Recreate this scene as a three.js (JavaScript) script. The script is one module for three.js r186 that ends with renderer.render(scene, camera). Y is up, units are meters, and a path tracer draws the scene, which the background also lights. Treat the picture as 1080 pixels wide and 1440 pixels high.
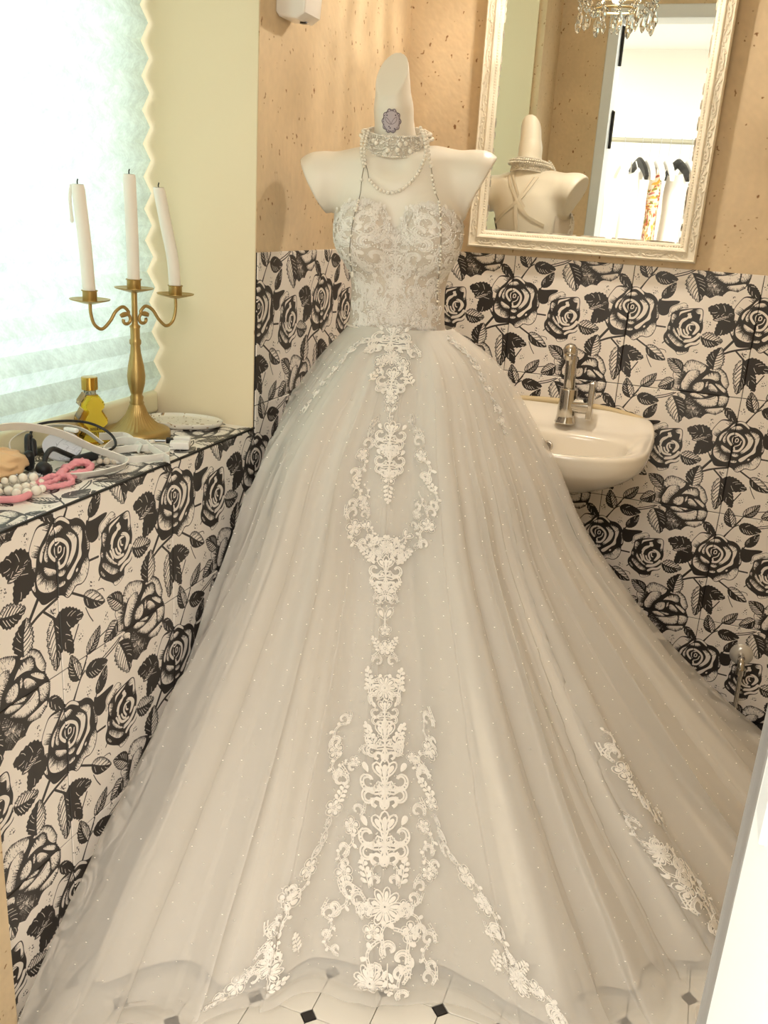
import * as THREE from 'three';
import { mergeGeometries, mergeVertices, toCreasedNormals } from 'three/addons/utils/BufferGeometryUtils.js';
import { RoundedBoxGeometry } from 'three/addons/geometries/RoundedBoxGeometry.js';
import { RectAreaLightUniformsLib } from 'three/addons/lights/RectAreaLightUniformsLib.js';
import { ImprovedNoise } from 'three/addons/math/ImprovedNoise.js';
import { FontLoader } from 'three/addons/loaders/FontLoader.js';
import { TextGeometry } from 'three/addons/geometries/TextGeometry.js';

// ---------------------------------------------------------------- camera, sky, lights, exposure
const scene = new THREE.Scene();
const camera = new THREE.PerspectiveCamera(59.24, 1080 / 1440, 0.02, 60);
camera.rotation.order = 'YXZ';
camera.rotation.set(-0.324, 0.3315, 0.0658);
camera.position.set(0.8327, 1.253, 2.3774);
scene.add(camera);
scene.background = new THREE.Color(0.86, 0.97, 1.0);          // overcast daylight outside the window
RectAreaLightUniformsLib.init();
const renderer = new THREE.WebGLRenderer({ antialias: true });
renderer.toneMapping = THREE.LinearToneMapping;
renderer.toneMappingExposure = 1.06;
renderer.shadowMap.enabled = true;
function areaLight(color, intensity, w, h, pos, target) {
  const l = new THREE.RectAreaLight(color, intensity, w, h);
  l.position.set(...pos); l.lookAt(...target); scene.add(l); return l;
}
// daylight standing in the window opening, just behind the blind
areaLight(new THREE.Color(0.96, 1.0, 0.955), 1.45, 0.66, 1.25, [-0.31, 1.55, 1.19], [1, 1.55, 1.19]);
// the bright shop behind the open doorway: its ceiling panels
areaLight(new THREE.Color(1.0, 0.97, 0.93), 6, 1.2, 1.2, [0.5, 2.222, 3.0], [0.5, 0, 3.0]);
areaLight(new THREE.Color(1.0, 0.97, 0.93), 12.5, 1.2, 1.2, [2.1, 2.222, 4.0], [2.1, 0, 4.0]);
areaLight(new THREE.Color(1.0, 0.97, 0.93), 12.5, 1.2, 1.2, [-1.2, 2.222, 4.0], [-1.2, 0, 4.0]);

// ---------------------------------------------------------------- helpers
const noise = new ImprovedNoise();
const n3 = (x, y, z = 0.37) => noise.noise(x, y, z);
function rng(seed) { let s = seed >>> 0; return () => { s = (s + 0x6D2B79F5) >>> 0; let t = Math.imul(s ^ (s >>> 15), 1 | s); t = (t + Math.imul(t ^ (t >>> 7), 61 | t)) ^ t; return ((t ^ (t >>> 14)) >>> 0) / 4294967296; }; }
const V3 = (x, y, z) => new THREE.Vector3(x, y, z);
const lerp = (a, b, t) => a + (b - a) * t;
const clamp = (x, a, b) => Math.min(b, Math.max(a, x));
const sstep = (a, b, x) => { const t = clamp((x - a) / (b - a), 0, 1); return t * t * (3 - 2 * t); };
const table = (xs, ys, x) => {                                   // smooth interpolation through a table
  if (x <= xs[0]) return ys[0];
  const n = xs.length; if (x >= xs[n - 1]) return ys[n - 1];
  let i = 0; while (x > xs[i + 1]) i++;
  const h = xs[i + 1] - xs[i], t = (x - xs[i]) / h, d = (ys[i + 1] - ys[i]) / h;
  const d0 = i > 0 ? (ys[i] - ys[i - 1]) / (xs[i] - xs[i - 1]) : d, d1 = i < n - 2 ? (ys[i + 2] - ys[i + 1]) / (xs[i + 2] - xs[i + 1]) : d;
  const lim = (a, b) => a * b <= 0 ? 0 : 2 * a * b / (a + b);
  const m0 = i > 0 ? lim(d0, d) : d, m1 = i < n - 2 ? lim(d, d1) : d, t2 = t * t, t3 = t2 * t;
  return (2 * t3 - 3 * t2 + 1) * ys[i] + (t3 - 2 * t2 + t) * h * m0 + (-2 * t3 + 3 * t2) * ys[i + 1] + (t3 - t2) * h * m1;
};
const used = {};
function numbered(name) { const k = used[name] = (used[name] ?? -1) + 1; return k ? `${name}_${String(k).padStart(3, '0')}` : name; }
function part(name, geo, m, parent, label) {
  const o = new THREE.Mesh(geo, m); o.name = name; o.castShadow = o.receiveShadow = true;
  if (label) o.userData.label = label;
  parent.add(o); return o;
}
function thing(name, label, category, pos = [0, 0, 0], turn = 0, group) {
  const o = new THREE.Group(); o.name = numbered(name); o.position.set(...pos); o.rotation.y = turn;
  o.userData = { label, category }; if (group) o.userData.group = group;
  scene.add(o); return o;
}
function struct(name, geo, m) {
  const o = geo ? new THREE.Mesh(geo, m) : new THREE.Group(); o.name = name; o.userData = { kind: 'structure' };
  o.castShadow = o.receiveShadow = true; scene.add(o); return o;
}
function stuff(o) { o.userData.kind = 'stuff'; return o; }
const box = (w, h, d, x = 0, y = 0, z = 0) => { const g = new THREE.BoxGeometry(w, h, d); g.translate(x, y, z); return g; };
const span = (x0, x1, y0, y1, z0, z1) => box(x1 - x0, y1 - y0, z1 - z0, (x0 + x1) / 2, (y0 + y1) / 2, (z0 + z1) / 2);
const rbox = (w, h, d, r, x = 0, y = 0, z = 0, seg = 2) => { const g = new RoundedBoxGeometry(w, h, d, seg, r); g.translate(x, y, z); return g; };
const lathe = (pts, seg = 40) => new THREE.LatheGeometry(pts.map(p => new THREE.Vector2(p[0], p[1])), seg);
const curve = (pts, closed = false) => new THREE.CatmullRomCurve3(pts.map(p => p.isVector3 ? p : V3(...p)), closed, 'centripetal');
const tube = (pts, r, n = 40, k = 8, closed = false) => new THREE.TubeGeometry(curve(pts, closed), n, r, k, closed);
function merge(list) {
  const l = list.map(g => { let h = g.index ? g.toNonIndexed() : g; for (const k of Object.keys(h.attributes)) if (!['position', 'normal', 'uv'].includes(k)) h.deleteAttribute(k); if (!h.attributes.uv) h.setAttribute('uv', new THREE.BufferAttribute(new Float32Array(h.attributes.position.count * 2), 2)); return h; });
  return mergeGeometries(l);
}
// surface on a grid: fn(u, v) -> Vector3, u and v from 0 to 1
function grid(nu, nv, fn, { uv, flip = false, closed = false } = {}) {
  const pos = [], uvs = [], idx = [];
  for (let j = 0; j <= nv; j++) for (let i = 0; i <= nu; i++) {
    const u = i / nu, v = j / nv, p = fn(closed && i === nu ? 0 : u, v); pos.push(p.x, p.y, p.z);
    const t = uv ? uv(u, v, p) : [u, v]; uvs.push(t[0], t[1]);
  }
  const w = nu + 1;
  for (let j = 0; j < nv; j++) for (let i = 0; i < nu; i++) {
    const a = j * w + i, b = a + 1, c = a + w, d = c + 1;
    if (flip) idx.push(a, c, b, b, c, d); else idx.push(a, b, c, b, d, c);
  }
  const g = new THREE.BufferGeometry();
  g.setAttribute('position', new THREE.Float32BufferAttribute(pos, 3)); g.setAttribute('uv', new THREE.Float32BufferAttribute(uvs, 2)); g.setIndex(idx);
  g.computeVertexNormals();
  if (closed) { const nn = g.attributes.normal; for (let j = 0; j <= nv; j++) { const a = j * w, b = a + nu; const x = nn.getX(a) + nn.getX(b), y = nn.getY(a) + nn.getY(b), z = nn.getZ(a) + nn.getZ(b), l = Math.hypot(x, y, z) || 1; nn.setXYZ(a, x / l, y / l, z / l); nn.setXYZ(b, x / l, y / l, z / l); } }
  return g;
}
// a flat band of the given width and thickness swept along a path; across(t) gives its width direction
function band(pts, width, thick, across, n = 60, closed = false) {
  const c = curve(pts, closed), sec = [[-.5, -.5], [.5, -.5], [.5, .5], [-.5, .5]];
  return toCreasedNormals(grid(4, n, (u, v) => {
    const p = c.getPointAt(clamp(v, 0, 1)), t = c.getTangentAt(clamp(v, 0, 1));
    let a = across(v).clone(); a.addScaledVector(t, -a.dot(t)).normalize(); const b = t.clone().cross(a);
    const s = sec[Math.round(u * 4) % 4], w = typeof width === 'function' ? width(v) : width;
    return p.addScaledVector(a, s[0] * w).addScaledVector(b, s[1] * thick);
  }), 0.7);
}
function instances(name, geo, m, parent, list) {                 // list: {p, q?, s?}
  const o = new THREE.InstancedMesh(geo, m, list.length); o.name = name; o.castShadow = o.receiveShadow = true;
  const M = new THREE.Matrix4(), q0 = new THREE.Quaternion();
  list.forEach((e, i) => o.setMatrixAt(i, M.compose(e.p, e.q || q0, e.s ? (e.s.isVector3 ? e.s : V3(e.s, e.s, e.s)) : V3(1, 1, 1))));
  parent.add(o); return stuff(o);
}
// mesh of a signed distance field (naive surface nets, vertices pulled onto the field)
function sdfMesh(f, lo, hi, h) {
  const n = [0, 1, 2].map(k => Math.ceil((hi[k] - lo[k]) / h) + 1), [nx, ny, nz] = n;
  const F = new Float32Array(nx * ny * nz), at = (i, j, k) => i + nx * (j + ny * k);
  for (let k = 0; k < nz; k++) for (let j = 0; j < ny; j++) for (let i = 0; i < nx; i++) F[at(i, j, k)] = f(lo[0] + i * h, lo[1] + j * h, lo[2] + k * h);
  const id = new Int32Array(nx * ny * nz).fill(-1), pos = [], nor = [], idx = [];
  const G = (x, y, z) => { const e = h * .2; const a = f(x + e, y, z) - f(x - e, y, z), b = f(x, y + e, z) - f(x, y - e, z), c = f(x, y, z + e) - f(x, y, z - e), l = Math.hypot(a, b, c) || 1; return [a / l, b / l, c / l, l / (2 * e)]; };
  for (let k = 0; k < nz - 1; k++) for (let j = 0; j < ny - 1; j++) for (let i = 0; i < nx - 1; i++) {
    let cx = 0, cy = 0, cz = 0, c = 0;
    const v = []; for (let m = 0; m < 8; m++) v.push(F[at(i + (m & 1), j + (m >> 1 & 1), k + (m >> 2))]);
    for (let a = 0; a < 8; a++) for (const b of [a | 1, a | 2, a | 4]) if (b !== a && (v[a] < 0) !== (v[b] < 0)) {
      const t = v[a] / (v[a] - v[b]);
      cx += lerp(a & 1, b & 1, t); cy += lerp(a >> 1 & 1, b >> 1 & 1, t); cz += lerp(a >> 2, b >> 2, t); c++;
    }
    if (!c) continue;
    let x = lo[0] + (i + cx / c) * h, y = lo[1] + (j + cy / c) * h, z = lo[2] + (k + cz / c) * h, g;
    for (let r = 0; r < 2; r++) { g = G(x, y, z); const d = clamp(f(x, y, z) / Math.max(g[3], .3), -h * .5, h * .5); x -= g[0] * d; y -= g[1] * d; z -= g[2] * d; }
    g = G(x, y, z); id[at(i, j, k)] = pos.length / 3; pos.push(x, y, z); nor.push(g[0], g[1], g[2]);
  }
  const quad = (a, b, c, d, s) => { if (a < 0 || b < 0 || c < 0 || d < 0) return; if (s) idx.push(a, b, c, a, c, d); else idx.push(a, c, b, a, d, c); };
  for (let k = 1; k < nz - 1; k++) for (let j = 1; j < ny - 1; j++) for (let i = 1; i < nx - 1; i++) {
    const s = F[at(i, j, k)] < 0;
    if (s !== (F[at(i + 1, j, k)] < 0)) quad(id[at(i, j - 1, k - 1)], id[at(i, j, k - 1)], id[at(i, j, k)], id[at(i, j - 1, k)], s);
    if (s !== (F[at(i, j + 1, k)] < 0)) quad(id[at(i - 1, j, k - 1)], id[at(i - 1, j, k)], id[at(i, j, k)], id[at(i, j, k - 1)], s);
    if (s !== (F[at(i, j, k + 1)] < 0)) quad(id[at(i - 1, j - 1, k)], id[at(i, j - 1, k)], id[at(i, j, k)], id[at(i - 1, j, k)], s);
  }
  const g = new THREE.BufferGeometry();
  g.setAttribute('position', new THREE.Float32BufferAttribute(pos, 3)); g.setAttribute('normal', new THREE.Float32BufferAttribute(nor, 3));
  g.setAttribute('uv', new THREE.Float32BufferAttribute(new Float32Array(pos.length / 3 * 2), 2)); g.setIndex(idx);
  return g;
}
// textures
function canvasTex(w, h, draw, srgb = true) {
  const c = document.createElement('canvas'); c.width = w; c.height = h; draw(c.getContext('2d'), w, h);
  const t = new THREE.CanvasTexture(c); if (srgb) t.colorSpace = THREE.SRGBColorSpace; t.wrapS = t.wrapT = THREE.RepeatWrapping; t.magFilter = THREE.LinearFilter; return t;
}
function noiseTex(size, fn, srgb = false) {                       // fn(u, v) -> value 0..1 or [r, g, b]
  const d = new Uint8Array(size * size * 4);
  for (let j = 0; j < size; j++) for (let i = 0; i < size; i++) {
    const c = fn(i / size, j / size), a = Array.isArray(c) ? c : [c, c, c], k = (j * size + i) * 4;
    d[k] = clamp(a[0], 0, 1) * 255; d[k + 1] = clamp(a[1], 0, 1) * 255; d[k + 2] = clamp(a[2], 0, 1) * 255; d[k + 3] = 255;
  }
  const t = new THREE.DataTexture(d, size, size); t.wrapS = t.wrapT = THREE.RepeatWrapping; t.magFilter = THREE.LinearFilter; t.minFilter = THREE.LinearFilter;
  if (srgb) t.colorSpace = THREE.SRGBColorSpace; t.needsUpdate = true; return t;
}
const tn = (u, v, f, s = 0) => {                                   // noise that repeats over the unit square
  const a = u * Math.PI * 2, b = v * Math.PI * 2, r = f / (Math.PI * 2);
  return noise.noise(Math.cos(a) * r + s, Math.sin(a) * r + 7.3, Math.cos(b) * r + 3.1) * .6 + noise.noise(Math.sin(b) * r + 1.7 + s, Math.cos(a) * r, Math.sin(a) * r + Math.cos(b) * r) * .6;
};
const std = (o) => new THREE.MeshStandardMaterial(o);
const phy = (o) => new THREE.MeshPhysicalMaterial(o);
// ---------------------------------------------------------------- materials of the room
const plasterBump = noiseTex(512, (u, v) => .5 + tn(u, v, 60) * .25 + tn(u, v, 140, 4) * .2 + tn(u, v, 14, 9) * .25);
const plasterColor = noiseTex(512, (u, v) => {
  const a = 1 + tn(u, v, 9, 2) * .05 + tn(u, v, 70, 5) * .03, s = sstep(.66, .72, n3(u * 110, v * 110, 11.5)) * 1.3;
  return [.865 * a - s * .25, .775 * a - s * .3, .635 * a - s * .3];
}, true);
const M = {
  plaster: std({ map: plasterColor, bumpMap: plasterBump, bumpScale: .0016, roughness: .8 }),
  reveal: std({ color: '#ecdcbb', bumpMap: plasterBump, bumpScale: .0006, roughness: .65 }),
  white: std({ color: '#f1eee8', roughness: .8 }),
  shopWall: std({ color: '#f4f4ef', roughness: .85 }),
  shopFloor: std({ color: '#cfc8bb', roughness: .6 }),
  grout: std({ color: '#1c1816', roughness: .9 }),
  black: std({ color: '#191614', roughness: .5 }),
  steel: std({ color: '#b9bcbf', roughness: .34, metalness: .85 }),
  frameMetal: std({ color: '#dde2e4', roughness: .5, metalness: .25 }),
  chrome: std({ color: '#cfcbc4', roughness: .08, metalness: 1 }),
  brass: std({ color: '#b59a62', roughness: .38, metalness: .8 }),
  wax: phy({ color: '#eee8dd', roughness: .55, sheen: .2 }),
  ceramic: phy({ color: '#f3ead9', roughness: .12, clearcoat: .6, clearcoatRoughness: .05 }),
  pearl: phy({ color: '#f3ebdd', roughness: .2, clearcoat: .7, clearcoatRoughness: .12, sheen: .3 }),
};
plasterColor.repeat.set(1, 1);
// world-scale uv on the walls
function wallUV(g) {
  const p = g.attributes.position, n = g.attributes.normal, uv = new Float32Array(p.count * 2);
  for (let i = 0; i < p.count; i++) {
    const ax = Math.abs(n.getX(i)) > .5, ay = Math.abs(n.getY(i)) > .5;
    uv[2 * i] = (ax ? p.getZ(i) : p.getX(i)) / .9; uv[2 * i + 1] = (ay ? p.getZ(i) : p.getY(i)) / .9;
  }
  g.setAttribute('uv', new THREE.BufferAttribute(uv, 2)); return g;
}
const wallGeo = (list) => wallUV(merge(list));

// ---------------------------------------------------------------- room shell
const TOP = 2.45, ALC0 = .80, ALC1 = 1.57, LEDGE = .822, LINTEL = 2.25, DOORZ = 1.9;
const ceiling = struct('ceiling', span(-.45, 1.6, TOP, TOP + .1, -.1, 2.06), M.white);
const wallBack = struct('wall_back', wallGeo([span(-.02, 1.56, 0, TOP, -.1, 0)]), M.plaster);
const wallLeft = struct('wall_left', wallGeo([
  span(-.12, 0, 0, TOP, -.1, ALC0 - .001), span(-.12, 0, 0, LEDGE - .012, ALC0, ALC1), span(-.12, 0, LINTEL, TOP, ALC0, ALC1),
]), M.plaster);
const wallPier = struct('wall_left_pier', wallGeo([span(-.36, .028, 0, TOP, ALC1, DOORZ)]), M.plaster);
const wallRight = struct('wall_right', wallGeo([span(1.46, 1.56, 0, TOP, 0, DOORZ)]), M.plaster);
struct('trim_1', wallGeo([span(-.36, -.0015, LEDGE - .02, TOP, ALC0 - .02, ALC0)]), M.reveal);        // window reveal
struct('trim_2', merge([span(-.36, -.001, LEDGE, LINTEL, ALC1 - .012, ALC1 - .001), span(-.36, -.001, LINTEL - .012, LINTEL - .001, ALC0, ALC1)]), M.reveal);
struct('wall_window', merge([
  span(-.46, -.36, 0, .86, ALC0 - .1, ALC1 + .33), span(-.46, -.36, 2.2, TOP, ALC0 - .1, ALC1 + .33),
  span(-.46, -.36, .86, 2.2, ALC0 - .1, ALC0 + .04), span(-.46, -.36, .86, 2.2, ALC1 - .04, ALC1 + .33),
]), M.reveal);
{ const w = struct('window_1');
  const y0 = .86, y1 = 2.2, z0 = ALC0 + .04, z1 = ALC1 - .04, f = .035;
  part('window_frame', merge([span(-.44, -.39, y0, y0 + f, z0, z1), span(-.44, -.39, y1 - f, y1, z0, z1), span(-.44, -.39, y0 + f, y1 - f, z0, z0 + f), span(-.44, -.39, y0 + f, y1 - f, z1 - f, z1)]), M.white, w);
  part('pane', span(-.418, -.412, y0 + f, y1 - f, z0 + f, z1 - f), phy({ color: '#ffffff', transmission: 1, roughness: 0, thickness: 0 }), w);
}
// the wall with the doorway, seen in the mirror
const DX0 = .27, DX1 = .896, DY = 1.975;
struct('wall_front', wallGeo([span(-.36, DX0 - .045, 0, TOP, DOORZ, 2.06), span(DX1 + .12, 1.56, 0, TOP, DOORZ, 2.06), span(DX0 - .045, DX1 + .12, DY + .05, TOP, DOORZ, 2.06)]), M.plaster);
{ const d = struct('door_1');
  part('jamb', rbox(.045, DY, .17, .004, DX0 - .0225, DY / 2, 1.98), M.frameMetal, d, 'blue-grey steel jamb with black hinges');
  part('jamb', rbox(.12, DY, .155, .003, DX1 + .062, DY / 2, 1.984), std({ color: '#f3f3f1', roughness: .45 }), d, 'white door jamb');
  const strip = new THREE.CylinderGeometry(.018, .018, DY, 32); strip.translate(DX1 + .016, DY / 2, 1.9);
  part('edge_strip', strip, std({ color: '#b4b6b8', roughness: .3, metalness: .8, bumpMap: plasterBump, bumpScale: .0004 }), d, 'rounded brushed silver edge strip');
  part('strike_plate', rbox(.004, .07, .03, .001, DX1 + .001, 1.005, 1.95), M.frameMetal, d, 'grey strike plate');
  part('head', rbox(DX1 - DX0 + .165, .05, .17, .004, (DX0 + DX1 + .075) / 2, DY + .025, 1.98), M.frameMetal, d);
  for (const y of [1.91, 1.585, .3]) {
    const h = part('hinge', rbox(.004, .10, .035, .001, DX0 + .002, y, 2.0), M.black, d);
    const k = new THREE.CylinderGeometry(.007, .007, .15, 12); k.translate(DX0 + .008, y - .03, 1.975); part('hinge_pin', k, M.black, h);
  }
}
// shop beyond the doorway
struct('wall_shop', merge([span(-2.2, 3.6, 0, 2.28, 5.4, 5.5), span(-2.3, -2.2, 0, 2.28, 2.06, 5.5), span(3.6, 3.7, 0, 2.28, 2.06, 5.5), span(-2.3, -.36, 0, 2.28, 1.96, 2.06), span(1.56, 3.7, 0, 2.28, 1.96, 2.06)]), M.shopWall);
struct('ceiling_shop', span(-2.3, 3.7, 2.28, 2.38, 2.06, 5.5), M.shopWall);
struct('floor_shop', span(-2.3, 3.7, -.1, 0, 2.06, 5.5), M.shopFloor);
// ---------------------------------------------------------------- rose print on the wall tiles: an engraving in black on warm white, one repeat per tile
const TS = 1024, INK = '#27211f', PAPER = '#f4ece3';
// the print was measured on five close-ups; each matrix takes a close-up's coordinates to the tile's own square
const VIEWS = {
  a: [.52982, .05568, 1.7037, .06215, -.52002, -.15852, .02283, -.01849], b: [.43826, .04605, 1.21902, .05141, -.43015, .73177, .01889, -.01529],
  c: [.58027, .06098, 1.29262, .06807, -.56953, -.71949, .02501, -.02025], d: [1.21027, .12718, .8005, .14197, -1.18787, 1.03942, .05216, -.04223],
  e: [1.26262, .13269, .9654, .14811, -1.23926, -.13234, .05442, -.04406],
};
const roseTex = canvasTex(TS, TS, (g) => {
  const R = rng(5);
  g.fillStyle = PAPER; g.fillRect(0, 0, TS, TS); g.lineCap = g.lineJoin = 'round';
  const to = (k, pts) => {
    const m = VIEWS[k], q = pts.map(([x, y]) => { x /= 1000; y /= 1000; const w = m[6] * x + m[7] * y + 1; return [(m[0] * x + m[1] * y + m[2]) / w * TS, (1 - (m[3] * x + m[4] * y + m[5]) / w) * TS]; });
    const cx = Math.floor(q.reduce((a, p) => a + p[0], 0) / q.length / TS) * TS, cy = Math.floor(q.reduce((a, p) => a + p[1], 0) / q.length / TS) * TS;
    return q.map(p => [p[0] - cx, p[1] - cy]);
  };
  const wrap = (f) => { for (const dx of [-TS, 0, TS]) for (const dy of [-TS, 0, TS]) { g.save(); g.translate(dx, dy); f(); g.restore(); } };
  const path = (p, closed = true) => {                           // smooth through the points
    g.beginPath(); const n = p.length;
    if (closed) { g.moveTo((p[n - 1][0] + p[0][0]) / 2, (p[n - 1][1] + p[0][1]) / 2); for (let i = 0; i < n; i++) { const b = p[(i + 1) % n]; g.quadraticCurveTo(p[i][0], p[i][1], (p[i][0] + b[0]) / 2, (p[i][1] + b[1]) / 2); } g.closePath(); }
    else { g.moveTo(...p[0]); for (let i = 1; i < n - 1; i++) g.quadraticCurveTo(p[i][0], p[i][1], (p[i][0] + p[i + 1][0]) / 2, (p[i][1] + p[i + 1][1]) / 2); g.lineTo(...p[n - 1]); }
  };
  const blot = (k, pts, col = INK) => { const p = to(k, pts); wrap(() => { path(p); g.fillStyle = col; g.fill(); }); };
  const line = (k, pts, w, col = INK) => { const p = to(k, pts); wrap(() => { path(p, false); g.strokeStyle = col; g.lineWidth = w; g.stroke(); }); };
  // short engraver's ticks from the rim of a shape into it, on the side that faces (hx, hy)
  const ticks = (p, len, dens, hx, hy) => {
    const out = [], n = p.length, cx = p.reduce((a, q) => a + q[0], 0) / n, cy = p.reduce((a, q) => a + q[1], 0) / n;
    for (let i = 0; i < n; i++) {
      const a = p[i], b = p[(i + 1) % n], L = Math.hypot(b[0] - a[0], b[1] - a[1]) || 1; let nx = (b[1] - a[1]) / L, ny = -(b[0] - a[0]) / L;
      if ((cx - a[0]) * nx + (cy - a[1]) * ny < 0) { nx = -nx; ny = -ny; }
      const face = hx || hy ? -(nx * hx + ny * hy) : .6;
      for (let s = 0; s < L; s += dens) {
        if (R() > face + .25) continue; const t = (s + R() * dens) / L, x = lerp(a[0], b[0], t), y = lerp(a[1], b[1], t), l = len * (.35 + R() * .9);
        out.push([x - nx * 3, y - ny * 3, x + nx * l + (R() - .5) * 3, y + ny * l + (R() - .5) * 3]);
      }
    }
    wrap(() => { g.strokeStyle = INK; for (const t of out) { const mx = (t[0] + t[2]) / 2, my = (t[1] + t[3]) / 2; g.lineWidth = 3.4; g.beginPath(); g.moveTo(t[0], t[1]); g.lineTo(mx, my); g.stroke(); g.lineWidth = 1.6; g.beginPath(); g.moveTo(mx, my); g.lineTo(t[2], t[3]); g.stroke(); } });
  };
  const petal = (k, pts, { hx = 0, hy = 0, len = 20, dens = 5, edge = 3, dots = 0 } = {}) => {
    const p = to(k, pts);
    wrap(() => { path(p); g.fillStyle = PAPER; g.fill(); g.strokeStyle = INK; g.lineWidth = edge; g.stroke(); });
    if (len) ticks(p, len, dens, hx, hy);
    if (dots) speckle(p, dots);
  };
  const inside = (p, x, y) => { let c = false; for (let i = 0, j = p.length - 1; i < p.length; j = i++) if ((p[i][1] > y) !== (p[j][1] > y) && x < (p[j][0] - p[i][0]) * (y - p[i][1]) / (p[j][1] - p[i][1]) + p[i][0]) c = !c; return c; };
  const speckle = (p, n) => {
    const xs = p.map(q => q[0]), ys = p.map(q => q[1]), x0 = Math.min(...xs), x1 = Math.max(...xs), y0 = Math.min(...ys), y1 = Math.max(...ys), l = [];
    for (let i = 0; i < n; i++) { const x = lerp(x0, x1, R()), y = lerp(y0, y1, R()); if (inside(p, x, y)) l.push([x, y, 1 + R() * 1.6, 3 + R() * 9]); }
    wrap(() => { g.strokeStyle = INK; for (const d of l) { g.lineWidth = d[2]; g.beginPath(); g.moveTo(d[0], d[1]); g.lineTo(d[0] + d[3] * .3, d[1] + d[3]); g.stroke(); } });
  };
  // a leaf from base to tip: saw-toothed rim, one dark side, veins
  const leaf = (k, base, tip, width, { light = .5, flip = 1, veins = 6, saw = 1 } = {}) => {
    const [B, T] = to(k, [base, tip]), sc = (() => { const q = to(k, [base, [base[0] + 100, base[1]]]); return Math.hypot(q[1][0] - q[0][0], q[1][1] - q[0][1]) / 100; })();
    let tx = T[0], ty = T[1]; while (tx - B[0] > TS / 2) tx -= TS; while (tx - B[0] < -TS / 2) tx += TS; while (ty - B[1] > TS / 2) ty -= TS; while (ty - B[1] < -TS / 2) ty += TS;
    const L = Math.hypot(tx - B[0], ty - B[1]), ax = [(tx - B[0]) / L, (ty - B[1]) / L], nx = [-ax[1] * flip, ax[0] * flip], W = width * sc / 2;
    const P = (t, s, bend = 0) => [B[0] + ax[0] * L * t + nx[0] * (s * W + bend), B[1] + ax[1] * L * t + nx[1] * (s * W + bend)];
    const prof = t => Math.pow(Math.sin(Math.PI * Math.pow(t, .8)), .75) * (1 - .12 * t);
    const bend = t => Math.sin(t * Math.PI) * W * .16, rim = [], rimB = [];
    const N = 16; for (let i = 0; i <= N; i++) { const t = i / N, tooth = saw * (i % 2 ? .1 : -.03) * (t > .12 && t < .95 ? 1 : 0); rim.push(P(t, prof(t) + tooth, bend(t))); rimB.push(P(t, -prof(t) - tooth, bend(t))); }
    const mid = []; for (let i = 0; i <= 8; i++) mid.push(P(i / 8, 0, bend(i / 8)));
    const poly = (a) => { g.beginPath(); a.forEach((q, i) => i ? g.lineTo(...q) : g.moveTo(...q)); g.closePath(); };
    const all = [...rim, ...rimB.slice().reverse()], darkSide = [...rim, ...mid.slice().reverse()];
    const cuts = []; for (let v = 0; v < veins; v++) { const t = .12 + .72 * v / veins, e = Math.min(.97, t + .2); for (const s of [1, -1]) cuts.push([s, P(t, 0, bend(t)), P((t + e) / 2, s * prof((t + e) / 2) * .52, bend(t)), P(e, s * prof(e) * (.72 + R() * .12), bend(e)), R()]); }
    wrap(() => {
      g.fillStyle = light > 0 ? PAPER : INK; poly(all); g.fill(); g.strokeStyle = INK; g.lineWidth = 3.2; g.stroke();
      if (light < 1) { g.fillStyle = INK; poly(darkSide); g.fill(); }
      for (const [s, a, b, c, r] of cuts) {
        const dark = light <= 0 || (light < 1 && s === 1);
        g.strokeStyle = dark ? PAPER : INK; g.lineWidth = dark ? 2.2 + r * 2 : 4 + r * 4; if (dark && r < (light <= 0 ? .45 : .3)) continue;
        g.beginPath(); g.moveTo(...(dark ? [(a[0] + b[0]) / 2, (a[1] + b[1]) / 2] : a)); g.quadraticCurveTo(...b, ...c); g.stroke();
      }
      if (light < 1) { g.strokeStyle = INK; g.lineWidth = 5; path(mid, false); g.stroke(); }
    });
    if (light > 0) ticks(all, W * .3, 6, -nx[0], -nx[1]);
  };
  const stipple = (k, x, y) => { const [[px, py]] = to(k, [[x, y]]), l = []; for (let i = 0; i < 15; i++) { const r = i < 5 ? 3.2 + R() * 1.6 : 1.2 + R() * 1.4, a = R() * 6.3, d = (i < 5 ? 22 : 40) * Math.sqrt(R()); l.push([px + Math.cos(a) * d * .8, py + Math.sin(a) * d, r]); } wrap(() => { g.fillStyle = INK; for (const d of l) { g.beginPath(); g.arc(...d, 0, 6.3); g.fill(); } }); };

  // stems and dots lie under the flowers
  for (const [w, ...p] of [[20, [860, 570], [770, 655]], [16, [960, 640], [850, 650], [760, 680]], [13, [860, 660], [925, 735]], [13, [170, 570], [255, 635]], [9, [200, 230], [255, 150], [300, 125]], [9, [335, 310], [365, 265]],
    [8, [430, 145], [520, 130], [585, 95]], [13, [300, 480], [370, 490]], [8, [350, 600], [405, 555]], [6, [240, 680], [250, 720], [272, 765]], [5, [330, 640], [370, 645], [374, 665]], [9, [150, 960], [215, 885]], [9, [75, 1045], [185, 925]], [7, [300, 860], [410, 850]], [7, [285, 970], [380, 955], [430, 940]], [9, [100, 830], [180, 730]]]) line('d', p, w);
  for (const [x, y] of [[180, 140], [300, 240], [845, 300], [670, 470], [300, 590], [575, 665], [360, 790], [180, 790], [315, 935], [50, 590], [915, 680]]) stipple('d', x, y);
  // open full rose seen from the side
  blot('c', [[190, 260], [350, 190], [420, 110], [490, 95], [600, 130], [700, 180], [760, 215], [900, 220], [990, 310], [1030, 470], [985, 540], [1030, 620], [1010, 730], [960, 830], [830, 880], [700, 850], [620, 920], [560, 890], [450, 930], [350, 860], [370, 700], [310, 600], [330, 520], [200, 480], [240, 380]]);
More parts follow.
